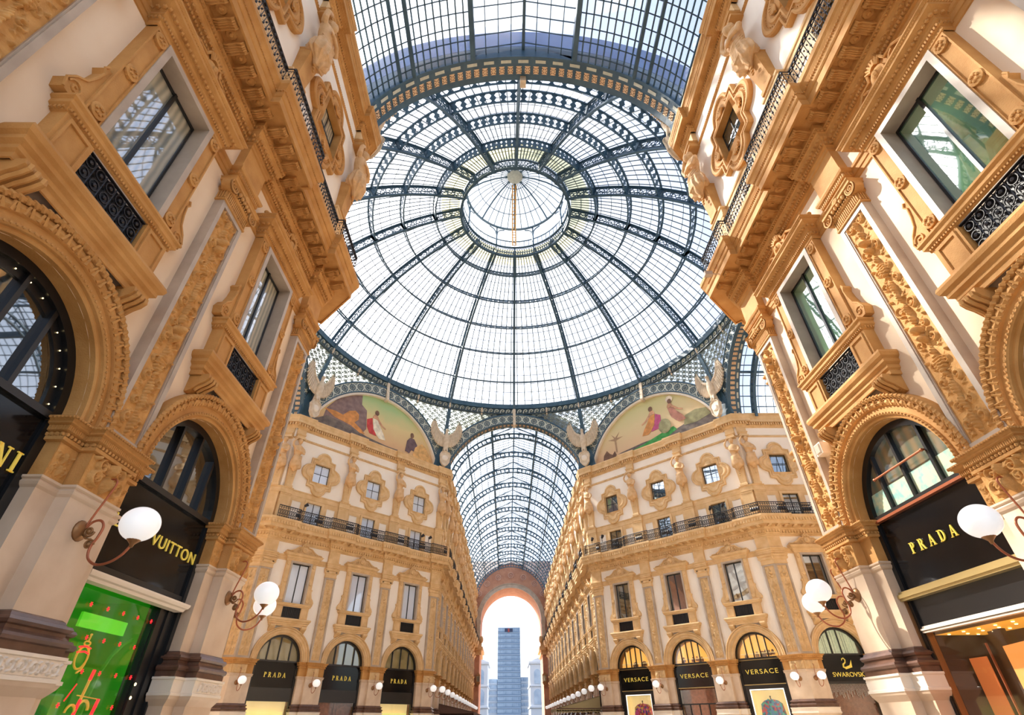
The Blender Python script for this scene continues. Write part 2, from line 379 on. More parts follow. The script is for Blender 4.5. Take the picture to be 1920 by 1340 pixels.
def pilaster(name,lod,side,loc,rz,**kw):
    path=pierpath(side); parts=list(pier_parts(path,lod,'S%.2f'%side))
    dx=.012 if lod else .05
    cap=relmesh('cap%d'%lod,.82,.46,dx,11 if lod else 12,OCC if lod else OCF,2.4,.55)
    parts.append(('capital_carving',cap,(0,-.005,4.275)))
    if lod: 
        parts.append(('capital_carving',relmesh('capside',side-.02,.46,dx,3,OCC,2.4,1.1),(-.42-side/2,WY-.005,4.275)))
        parts.append(('capital_carving',relmesh('capside',side-.02,.46,dx,3,OCC,2.4,1.1),(.42+side/2,WY-.005,4.275)))
        parts.append(('band_carving',frieze_rel('bandrel',1.08,.18,.0085,3,MRL,2.6),(0,-.15,2.105)))
    parts+=upper_parts(lod); 
    parts+=ent_parts([(-.42,WY),(-.42,0),(.42,0),(.42,WY)],lod,'S')
    return build(name,parts,loc,rz,**kw)
def corner_pilaster(lod,sa,sb,loc,rz,**kw):
    path=cornerpath(sa,sb); parts=list(pier_parts(path,lod,'C%.2f%.2f'%(sa,sb)))
    dx=.013 if lod else .05
    cap=relmesh('capc%d'%lod,.88,.46,dx,14,OCC if lod else OCF,2.4,.5)
    parts.append(('capital_carving',cap,(-.45,-.005,4.275)))
    q=lambda u,y:(u*S2-y*S2,u*S2+y*S2)
    x,y=q(.45,-.005); parts.append(('capital_carving',cap,(x,y,4.275),PI/4))
    if lod:
        parts.append(('capital_carving',relmesh('capside',sa-.02,.46,dx,3,OCC,2.4,1.1),(-.9-sa/2,WY-.005,4.275)))
        parts.append(('band_carving',frieze_rel('bandrelc',.86,.18,.0085,3,MRL,2.6),(-.45,-.15,2.105)))
    for p in upper_parts(lod,-.45,.88,'c'): parts.append(p)
    for p in upper_parts(lod,.45,.88,'c'):
        lx,ly,lz=p[2]; x,y=q(.45,ly); parts.append((p[0],p[1],(x,y,lz),PI/4))
    parts+=ent_parts([(-.9,WY),(-.9,0),(0,0),q(.9,0),q(.9,WY)],lod,'C')
    return build('corner_pilaster',parts,loc,rz,**kw)
# ---------------- main floor window
def window_parts(lod,glass,style=0):
    k='win%d'%lod
    if k not in REL:
        P={}
        g=MB(); 
        for sg in(-1,1): g.prism([(sg*.68,8.45),(sg*.80,8.45),(sg*.80,11.12),(sg*.68,11.0)] if sg>0 else [(-.80,8.45),(-.68,8.45),(-.68,11.0),(-.80,11.12)],-.05,.32)
        g.prism([(-.68,11.0),(.68,11.0),(.80,11.12),(-.80,11.12)],-.05,.32); P['marble_frame']=g.mesh('marble_frame',GRM)
        f=MB(); e=.045
        for x in(-.66,.62): f.box(x,x+e,.24,.30,8.45,11.0)
        f.box(-.03,.03,.22,.30,8.45,11.0); f.box(-.66,.66,.24,.30,8.45,8.5); f.box(-.66,.66,.24,.30,10.94,11.0)
        P['casement']=f.mesh('casement',BLF)
        s=MB()
        for sg in(-1,1):
            x0,x1=(.80,1.10) if sg>0 else (-1.10,-.80)
            s.box(x0,x1,.0,WY,8.45,11.12)
            # raised edges of the jamb panel
            s.box(x0,x0+.03,-.03,0,8.5,11.05); s.box(x1-.03,x1,-.03,0,8.5,11.05); s.box(x0,x1,-.03,0,8.47,8.52); s.box(x0,x1,-.03,0,11.03,11.08)
            xc=(x0+x1)/2
            for z in (8.68,9.8,10.92):
                s.lathe([(.0,-.06),(.10,-.06),(.13,-.05),(.13,0)],(xc,0,z),14 if lod else 8,'y')
                if lod:
                    for i in range(6): s.sphere((xc+.06*math.cos(i*PI/3),-.065,z+.06*math.sin(i*PI/3)),.03,6,4)
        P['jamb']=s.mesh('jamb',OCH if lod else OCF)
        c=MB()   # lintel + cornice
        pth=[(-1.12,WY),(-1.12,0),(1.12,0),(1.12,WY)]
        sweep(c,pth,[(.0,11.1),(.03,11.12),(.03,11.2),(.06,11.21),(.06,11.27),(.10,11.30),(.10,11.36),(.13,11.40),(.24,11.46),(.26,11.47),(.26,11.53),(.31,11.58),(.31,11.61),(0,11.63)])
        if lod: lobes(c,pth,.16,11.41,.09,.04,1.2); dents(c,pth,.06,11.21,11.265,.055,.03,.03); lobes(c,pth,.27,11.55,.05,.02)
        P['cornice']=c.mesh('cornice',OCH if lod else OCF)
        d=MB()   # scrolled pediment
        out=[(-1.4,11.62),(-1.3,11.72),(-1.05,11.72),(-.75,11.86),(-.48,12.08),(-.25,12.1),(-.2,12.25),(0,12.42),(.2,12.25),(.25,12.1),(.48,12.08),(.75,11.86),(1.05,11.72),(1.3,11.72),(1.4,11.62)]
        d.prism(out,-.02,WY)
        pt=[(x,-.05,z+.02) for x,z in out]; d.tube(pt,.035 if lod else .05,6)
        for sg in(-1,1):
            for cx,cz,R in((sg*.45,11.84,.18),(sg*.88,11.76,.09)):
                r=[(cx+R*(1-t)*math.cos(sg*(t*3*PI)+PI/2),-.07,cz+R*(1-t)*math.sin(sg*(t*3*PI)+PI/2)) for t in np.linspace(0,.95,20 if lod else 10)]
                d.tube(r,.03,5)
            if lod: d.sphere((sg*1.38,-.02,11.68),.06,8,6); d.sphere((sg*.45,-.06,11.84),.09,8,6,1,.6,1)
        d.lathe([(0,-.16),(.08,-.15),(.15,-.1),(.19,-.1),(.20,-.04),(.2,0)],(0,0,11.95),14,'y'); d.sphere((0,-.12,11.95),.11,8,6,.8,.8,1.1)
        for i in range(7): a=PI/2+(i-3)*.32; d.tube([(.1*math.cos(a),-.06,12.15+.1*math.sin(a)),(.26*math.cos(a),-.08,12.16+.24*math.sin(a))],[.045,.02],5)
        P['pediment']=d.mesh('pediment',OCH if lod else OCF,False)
        b=MB()   # shelf, pedestal blocks, sill, brackets
        pth=[(-1.2,WY),(-1.2,0),(1.2,0),(1.2,WY)]
        sweep(b,pth,[(.0,8.2),(.03,8.21),(.05,8.25),(.10,8.28),(.10,8.35),(.14,8.38),(.14,8.42),(0,8.46)])
        if lod: dents(b,pth,.03,8.215,8.265,.055,.03,.04)
        for sg in(-1,1):
            x0,x1=(.66,1.2) if sg>0 else (-1.2,-.66)
            b.box(x0,x1,-.03,WY,7.5,8.2); b.box(x0+.06,x1-.06,-.06,-.03,7.56,7.62); b.box(x0+.06,x1-.06,-.06,-.03,8.1,8.16)
            b.box(x0+.06,x0+.1,-.06,-.03,7.62,8.1); b.box(x1-.1,x1-.06,-.06,-.03,7.62,8.1)
            # side volute console
            vs=[(1.10,8.46),(1.42,8.46),(1.46,8.62),(1.38,8.78),(1.26,8.9),(1.2,9.1),(1.17,9.3),(1.22,9.38),(1.18,9.46),(1.10,9.46)]
            b.prism([(sg*x,z) for x,z in vs][::sg],.02,WY)
            if lod:
                b.tube([(sg*(1.3+.12*(1-t)*math.cos(t*3*PI)),.01,8.62+.12*(1-t)*math.sin(t*3*PI)) for t in np.linspace(0,.95,16)],.018,5)
                b.tube([(sg*x,.01,z) for x,z in vs[1:-1]],.02,5)
        pth=[(-1.28,WY),(-1.28,0),(1.28,0),(1.28,WY)]
        sweep(b,pth,[(.0,7.02),(.02,7.03),(.02,7.12),(.06,7.15),(.06,7.22),(.12,7.26),(.12,7.33),(.17,7.37),(.19,7.44),(.17,7.5),(0,7.53)])
        P['balcony_sill']=b.mesh('balcony_sill',OCH if lod else OCF)
        q=MB()
        for sg in(-1,1):
            xc=sg*1.08
            rings=[]
            for z,y in((7.06,-.16),(6.98,-.18),(6.9,-.12),(6.84,-.02),(6.78,.04),(6.72,.1),(6.68,.16)): rings.append([(xc-.17,y,z),(xc+.17,y,z),(xc+.17,WY,z),(xc-.17,WY,z)])
            q.loft(rings)
            if lod:
                for dx in(-.1,0,.1): q.tube([(xc+dx,y-.02,z) for z,y in((7.02,-.17),(6.95,-.17),(6.88,-.1),(6.82,0),(6.74,.08))],.035,5)
        P['bracket']=q.mesh('bracket',OCH if lod else OCF)
        r=MB()
        if lod:
            for ix in range(6):
                for iz in range(3):
                    cx,cz=-.54+ix*.216,7.64+iz*.21
                    r.arc([(.088,.05),(.088,.03),(.074,.03),(.074,.05)],cx,cz,0,2*PI,12)
                    r.lathe([(0,.0),(.035,.02),(.035,.05)],(cx,0,cz),6,'y')
                    r.tube([(cx+.1*math.cos(a),.04,cz+.1*math.sin(a)) for a in np.linspace(.6,2.5,5)],.009,4)
                    r.tube([(cx+.1,.04,cz-.1),(cx+.1,.04,cz+.1)],.01,4); 
            for z in(7.53,8.18): r.box(-.66,.66,.02,.06,z,z+.02)
        else:
            for i in range(11): r.box(-.62+i*.12,-.59+i*.12,.04,.06,7.53,8.2)
        P['ironwork_grille']=r.mesh('ironwork_grille',BLK)
        P['grille_back']=MB().box(-.66,.66,.10,.14,7.5,8.2).mesh('grille_back',BLF)
        REL[k]=P
    P=REL[k]
    gk='pane'+glass.name
    if gk not in REL: REL[gk]=MB().box(-.66,.66,.265,.28,8.45,11.0).mesh('pane',glass)
    order=['marble_frame','casement','jamb','cornice','pediment','balcony_sill','bracket','ironwork_grille','grille_back']
    return [('pane',REL[gk])]+[(n,P[n]) for n in order if n!='grille_back']+[('grille_back',P['grille_back'])]
# ---------------- attic window with lobed frame, and balcony door
def lobed(a,b,r,th):   # radius of outline along angle
    dx,dz=math.cos(th),math.sin(th); best=min(a/abs(dx) if abs(dx)>1e-6 else 1e9,b/abs(dz) if abs(dz)>1e-6 else 1e9)
    for cx,cz in((a,0),(-a,0),(0,b),(0,-b)):
        bb=dx*cx+dz*cz; c=cx*cx+cz*cz-r*r; D=bb*bb-c
        if D>0: best=max(best,bb+math.sqrt(D))
    return best
def small_window_parts(lod,glass):
    k='sw%d'%lod
    if k not in REL:
        n=96 if lod else 48; TH=[2*PI*(i+.5)/n for i in range(n)]; zc=17.8
        def ol(a,b,r,y): return [(lobed(a,b,r,t)*math.cos(t),y,zc+lobed(a,b,r,t)*math.sin(t)) for t in TH]
        m=MB(); R=[ol(1.02,1.18,.62,WY),ol(1.02,1.18,.62,.06),ol(.99,1.15,.59,.03),ol(.94,1.10,.55,.03),ol(.92,1.08,.52,.10),ol(.87,1.03,.46,.10),ol(.85,1.01,.43,.05),ol(.80,.95,.38,.05),ol(.74,.82,.30,.12)]
        inner=[(min(.68/abs(math.cos(t)),.75/abs(math.sin(t)))*math.cos(t),.02,zc+min(.68/abs(math.cos(t)),.75/abs(math.sin(t)))*math.sin(t)) for t in TH]
        R+=[inner,[(x,.38,z) for x,y,z in inner]]
        m.loft(R,cap=False)
        if lod:
            for sx,sz in((1,0),(-1,0),(0,1),(0,-1)):
                for i in range(7):
                    a=math.atan2(sz,sx)+(i-3)*.42; c=(sx*.86,.06,zc+sz*1.0)
                    m.tube([c,(c[0]+.24*math.cos(a),.03,c[2]+.24*math.sin(a))],[.03,.045],5)
            lp=[(p[0],p[1]) for p in []]
            for t in np.linspace(0,2*PI,90): r_=lobed(.9,1.06,.5,t); m.sphere((r_*math.cos(t),.06,zc+r_*math.sin(t)),.022,5,4)
        REL[k]=m.mesh('frame',OCF if not lod else OCH,False)
        f=MB(); 
        for x in(-.66,-.02,.62): f.box(x,x+.04,.27,.31,17.05,18.55)
        for z in(17.05,17.8,18.51): f.box(-.66,.66,.27,.31,z,z+.04)
        REL[k+'c']=f.mesh('casement',BLF)
    gk='spane'+glass.name
    if gk not in REL: REL[gk]=MB().box(-.68,.68,.29,.30,17.05,18.55).mesh('pane',glass)
    return [('pane',REL[gk]),('casement',REL[k+'c']),('frame',REL[k])]
def door_parts(lod,glass):
    k='dr%d'%lod
    if k not in REL:
        m=MB()
        for sg in(-1,1): m.box(min(sg*.6,sg*.78),max(sg*.6,sg*.78),.08,WY+.15,13.6,15.4)
        m.box(-.78,.78,.08,WY+.15,15.4,15.56)
        REL[k]=m.mesh('frame',OCF); f=MB()
        for x in(-.6,-.025,.55): f.box(x,x+.05,.24,.29,13.6,15.4)
        REL[k+'c']=f.mesh('casement',BLF)
    gk='dpane'+glass.name
    if gk not in REL: REL[gk]=MB().box(-.6,.6,.27,.28,13.6,15.4).mesh('pane',glass)
    return [('pane',REL[gk]),('casement',REL[k+'c']),('frame',REL[k])]
# ---------------- archivolt
def archivolt_mesh(lod):
    k='av%d'%lod
    if k not in REL:
        n=44 if lod else 24; zc=5.07; m=MB()
        m.arc([(1.5,.62),(1.5,.12),(1.53,.10),(1.56,.10),(1.565,.05),(1.59,.03),(1.62,.05),(1.625,.08),(1.74,.08),(1.75,.04),(1.80,.0),(1.87,.02),(1.88,.06),(1.90,-.02),(1.94,-.04),(1.97,0),(1.97,WY)],0,zc,0,PI,n)
        if lod:
            for i in range(62): a=PI*(i+.5)/62; m.sphere((1.60*math.cos(a),.03,zc+1.6*math.sin(a)),.022,5,4)
            for i in range(60):
                a=PI*(i+.5)/60; m.tube([(1.885*math.cos(a),-.0,zc+1.885*math.sin(a)),(1.93*math.cos(a+.012),-.03,zc+1.93*math.sin(a+.012)),(1.965*math.cos(a+.02),.0,zc+1.965*math.sin(a+.02))],[.026,.034,.026],6)
            for i in range(60):
                a=PI*(i+.5)/60; d=.035*(1 if i%2 else -1)
                m.tube([(1.755*math.cos(a),.03,zc+1.755*math.sin(a)),(1.865*math.cos(a+d/2),-.015,zc+1.865*math.sin(a+d/2))],[.03,.018],4)
        REL[k]=m.mesh('archivolt',OCH if lod else OCF,False)
    return REL[k]
# ---------------- bracket lamp
def lamp_meshes(lod):
    k='lamp%d'%lod
    if k not in REL:
        n=8 if lod else 5; t=MB()
        t.lathe([(0,-.07),(.05,-.07),(.10,-.05),(.13,-.02),(.14,0)],(0,0,3.78),16 if lod else 8,'y')
        sc_=lambda pts,r:t.tube([(0,y,z) for y,z in pts],r,n)
        base=t.mesh('wall_rose',BRZ,True); t=MB()
        def cr(P,k=10):   # catmull-rom
            out=[]; Q=[P[0]]+P+[P[-1]]
            for i in range(1,len(Q)-2):
                for j in range(k):
                    u=j/k; a,b,c,d=(np.array(Q[i+q]) for q in(-1,0,1,2)); out.append(tuple(.5*((2*b)+(c-a)*u+(2*a-5*b+4*c-d)*u*u+(3*b-a-3*c+d)*u**3)))
            return out+[P[-1]]
        kk=10 if lod else 4
        t.tube([(0,y,z) for y,z in cr([(-.02,4.48),(-.14,4.52),(-.2,4.46),(-.17,4.3),(-.09,4.0),(-.05,3.82)],kk)],.014,n)
        t.tube([(0,y,z) for y,z in cr([(-.05,3.80),(-.12,3.90),(-.22,3.92),(-.29,3.84),(-.28,3.70),(-.24,3.56),(-.28,3.42),(-.42,3.34),(-.58,3.37),(-.70,3.46),(-.77,3.58)],kk)],.017,n)
        arm=t.mesh('copper_arm',COP,True); t=MB()
        if lod:
            for cy,cz,R,s in((-.13,3.77,.075,1),(-.20,3.60,.065,-1)):
                t.tube([(0,cy+R*(1-u)*math.cos(s*u*4*PI+PI),cz+R*(1-u)*math.sin(s*u*4*PI+PI)) for u in np.linspace(0,.92,26)],.015,6); t.sphere((0,cy,cz),.035,8,6)
            t.tube([(0,-.06,3.74),(0,-.12,3.68),(0,-.2,3.67)],.013,6)
        scr=t.mesh('scroll',BRZ,True) if lod else None; t=MB()
        t.lathe([(0,3.56),(.02,3.56),(.03,3.60),(.07,3.64),(.095,3.665),(.09,3.68),(0,3.68)],(0,-.78,0),14 if lod else 8)
        hold=t.mesh('globe_holder',BRZ,True)
        gl=MB().sphere((0,-.78,3.87),.245,32 if lod else 16,20 if lod else 10,1,1,.93).mesh('globe',GLB,True)
        REL[k]=[('wall_rose',base),('copper_arm',arm),('globe_holder',hold),('globe',gl)]+([('scroll',scr)] if lod else [])
    return REL[k]
def lamp(lod,loc,rz,**kw): return build('globe_wall_lamp',lamp_meshes(lod),loc,rz,category=None,**{k:v for k,v in kw.items()}) if False else build('globe_wall_lamp',lamp_meshes(lod),loc,rz,**kw)
# ---------------- herm statue (4 m, stands at z 16.1)
def herm_parts(lod):
    k='herm%d'%lod
    if k in REL: return REL[k]
    p=MB()
    p.loft([[(-a,-d,z),(a,-d,z),(a,WY,z),(-a,WY,z)] for a,d,z in((.30,.10,16.1),(.30,.10,16.25),(.24,.06,16.3),(.24,.06,16.34),(.30,.17,17.6),(.33,.2,17.65))])
    ped=p.mesh('tapered_pedestal',OCH if lod else OCF)
    m=MB(); R=[]
    n=28 if lod else 14
    secs=[(17.25,.05,.06,-.22),(17.42,.16,.12,-.22),(17.6,.46,.30,-.20),(17.8,.47,.33,-.22),(18.1,.42,.31,-.22),(18.4,.32,.25,-.22),(18.58,.24,.2,-.20),(18.75,.29,.21,-.20),(19.0,.36,.25,-.21),(19.2,.40,.24,-.2),(19.35,.34,.19,-.18),(19.42,.16,.14,-.18),(19.5,.10,.11,-.19),(19.58,.10,.11,-.2)]
    for z,a,b,y in secs:
        f=(.15 if z<18.2 else .09) if z<18.5 else .02
        R.append([(a*(1+f*math.sin(11*t+z*1.5))*math.cos(t),y+b*(1+f*math.sin(11*t+z*1.5))*math.sin(t),z) for t in (2*PI*i/n for i in range(n))])
    m.loft(R)
    m.sphere((0,-.26,19.74),.18,12,10,.85,1,1.2)      # head
    m.sphere((0,-.40,19.72),.03,6,5); m.tube([(0,-.36,19.78),(0,-.41,19.71)],[.018,.028],5)    # nose
    for sg in(-1,1): m.sphere((sg*.055,-.375,19.79),.02,5,4); m.sphere((sg*.15,-.24,19.73),.035,6,5)
    m.sphere((0,-.19,19.8),.185,12,8,1,1,1.05)  # hair
    if lod:
        for i in range(14): a=i*.45; m.sphere((.16*math.cos(a),-.2+.12*math.sin(a),19.84+.03*math.sin(i*3)),.055,6,5)
    # arms: one folded over the chest, one raised to the cornice block
    m.tube([(.37,-.2,19.22),(.47,-.3,18.95),(.42,-.42,18.72),(.2,-.50,18.80),(-.05,-.5,18.88),(-.16,-.47,18.93)],[.115,.10,.085,.07,.055,.05],8)
    m.tube([(-.37,-.2,19.22),(-.5,-.26,19.3),(-.55,-.3,19.55),(-.42,-.28,19.8),(-.28,-.26,19.98),(-.2,-.24,20.02)],[.115,.10,.085,.07,.055,.05],8)
    for q in range(4): m.tube([(-.16,-.47,18.96-.035*q),(-.25,-.475,18.97-.04*q),(-.29,-.45,18.94-.04*q)],[.018,.016,.013],5)
    # drapery swags
    for i in range(6):
        m.tube([(-.36+.02*i,-.30,18.5-.1*i),(-.1,-.50-.01*i,18.32-.13*i),(.2,-.48,18.42-.13*i),(.38,-.28,18.6-.12*i)],[.03,.05,.045,.03],6)
    m.tube([(.1,-.42,18.1),(.14,-.44,17.8),(.08,-.38,17.45),(.1,-.3,17.2)],[.07,.09,.07,.02],6)
    st=remesh(m,.022 if lod else .06,'figure',STT)
    b=MB(); b.box(-.36,.36,-.22,WY,20.02,20.14); 
    b.loft([[(-a,-d,z),(a,-d,z),(a,WY,z),(-a,WY,z)] for a,d,z in((.30,.14,20.14),(.30,.14,20.3),(.34,.2,20.34),(.34,.2,20.42))])
    bl=b.mesh('bearing_block',OCH if lod else OCF)
    r=MB()
    for i in range(4): r.sphere((0,-.2-.02*i,17.35-.16*i),.075-.01*i,6,5,1.3,.7,1)
    REL[k]=[('tapered_pedestal',ped),('figure',st),('bearing_block',bl),('leaf_drop',r.mesh('leaf_drop',OCH if lod else OCF,True))]
    return REL[k]
# ================================================================ setting: walls, cornices, floor
NL=3; NF=13
class Fac:
    def __init__(s,ox,oy,ang,L,cent,pit): s.o=Vector((ox,oy)); s.a=ang; s.L=L; s.c=cent; s.p=pit; s.t=Vector((math.cos(ang),math.sin(ang))); s.n=Vector((-math.sin(ang),math.cos(ang)))
    def w(s,u,y=0): q=s.o+s.t*u+s.n*y; return (q.x,q.y)
    def at(s,u,y=0,z=0): q=s.w(u,y); return (q[0],q[1],z)
A0=YC+.45     # first arm pilaster centre distance
def armc(n): return [.45+PA*k for k in range(n+1)]      # distances of pilaster centres from the corner
LN=.45+PA*3+.45; LFR=77.0-YC; LC=.45+PA*5+.6
HW=.42
# four chains of three facades, each travelled with the arcade on the right-hand side
def chain(q):
    if q=='A': f1=Fac(-X0,-YC-LN,PI/2,LN,[LN-c for c in armc(3)],PA); f2=Fac(-X0,-YC,PI*.75,LD,DC,4.8); f3=Fac(-YC,-X0,PI,LC,armc(5),PA)
    if q=='B': f1=Fac(-YC-LC,X0,0,LC,[LC-c for c in armc(5)],PA); f2=Fac(-YC,X0,PI/4,LD,DC,4.8); f3=Fac(-X0,YC,PI/2,LFR,armc(NF),PA)
    if q=='C': f1=Fac(X0,YC+LFR,-PI/2,LFR,[LFR-c for c in armc(NF)],PA); f2=Fac(X0,YC,-PI/4,LD,DC,4.8); f3=Fac(YC,X0,0,LC,armc(5),PA)
    if q=='D': f1=Fac(YC+LC,-X0,PI,LC,[LC-c for c in armc(5)],PA); f2=Fac(YC,-X0,PI*1.25,LD,DC,4.8); f3=Fac(X0,-YC,-PI/2,LN,armc(3),PA)
    return [f1,f2,f3]
CH={q:chain(q) for q in 'ABCD'}
def respath(fs,clip=None,depth=WY,first=True):
    P=[]
    f1,f2,f3=fs
    P.append(f1.w(0,depth))
    for c in sorted(f1.c):
        if c>f1.L-.6: continue
        if c-HW<.05: continue
        P+=[f1.w(c-HW,depth),f1.w(c-HW,0),f1.w(c+HW,0),f1.w(c+HW,depth)]
    P+=[f1.w(f1.L-.9,depth),f1.w(f1.L-.9,0),f1.w(f1.L,0),f2.w(.9,0),f2.w(.9,depth)]
    for c in f2.c[1:3]: P+=[f2.w(c-HW,depth),f2.w(c-HW,0),f2.w(c+HW,0),f2.w(c+HW,depth)]
    P+=[f2.w(f2.L-.9,depth),f2.w(f2.L-.9,0),f2.w(f2.L,0),f3.w(.9,0),f3.w(.9,depth)]
    for c in sorted(f3.c):
        if c<.6: continue
        if c+HW>f3.L-.05: continue
        P+=[f3.w(c-HW,depth),f3.w(c-HW,0),f3.w(c+HW,0),f3.w(c+HW,depth)]
    P.append(f3.w(f3.L,depth)); return P
def flatpath(fs):
    f1,f2,f3=fs; k=WY*math.tan(PI/8)
    return [f1.w(0,WY),f1.w(f1.L-k,WY),f2.w(f2.L-k,WY) if False else None]
def wallpath(fs):
    f1,f2,f3=fs; base=[f1.w(0,0),f1.w(f1.L,0),f2.w(f2.L,0),f3.w(f3.L,0)]
    return offs(base,-WY)
P_BALC=[(0,12.28),(.03,12.30),(.03,12.38),(.07,12.40),(.09,12.47),(.10,12.52),(.17,12.60),(.19,12.68),(.22,12.70),(.22,12.80),(.25,12.82),(.25,12.98),(.68,13.0),(.68,12.95),(.73,12.95),(.73,13.16),(.75,13.17),(.77,13.2),(.79,13.3),(.85,13.42),(.89,13.47),(.89,13.6),(0,13.62)]
P_TOP=[(0,20.88),(.03,20.9),(.03,20.97),(.07,21.0),(.07,21.06),(.12,21.12),(.12,21.26),(.15,21.28),(.34,21.31),(.34,21.28),(.37,21.28),(.37,21.5),(.39,21.52),(.41,21.6),(.44,21.72),(.46,21.76),(.46,21.88),(0,21.90)]
P_LEDGE=[(.005,15.62),(.04,15.64),(.05,15.70),(.015,15.72),(.015,16.0),(.05,16.03),(.06,16.1),(.005,16.12)]
P_ARCH=[(0,11.12),(.03,11.13),(.03,11.24),(.05,11.25),(.05,11.36),(.08,11.39),(.09,11.45),(.02,11.5),(0,11.51)]
P_STR=[(0,20.06),(.04,20.08),(.07,20.14),(.05,20.2),(.02,20.24),(0,20.27)]
tn=[0]
def structure(name,mb,m,smooth=False):
    o=obj(name,mb.mesh(name,m,smooth)); o['kind']='structure'; return o
def subpath(P,keep):   # keep the run of points satisfying keep
    return [p for p in P if keep(p)]
SIDE={'A':'near_left','B':'far_left','C':'far_right','D':'near_right'}
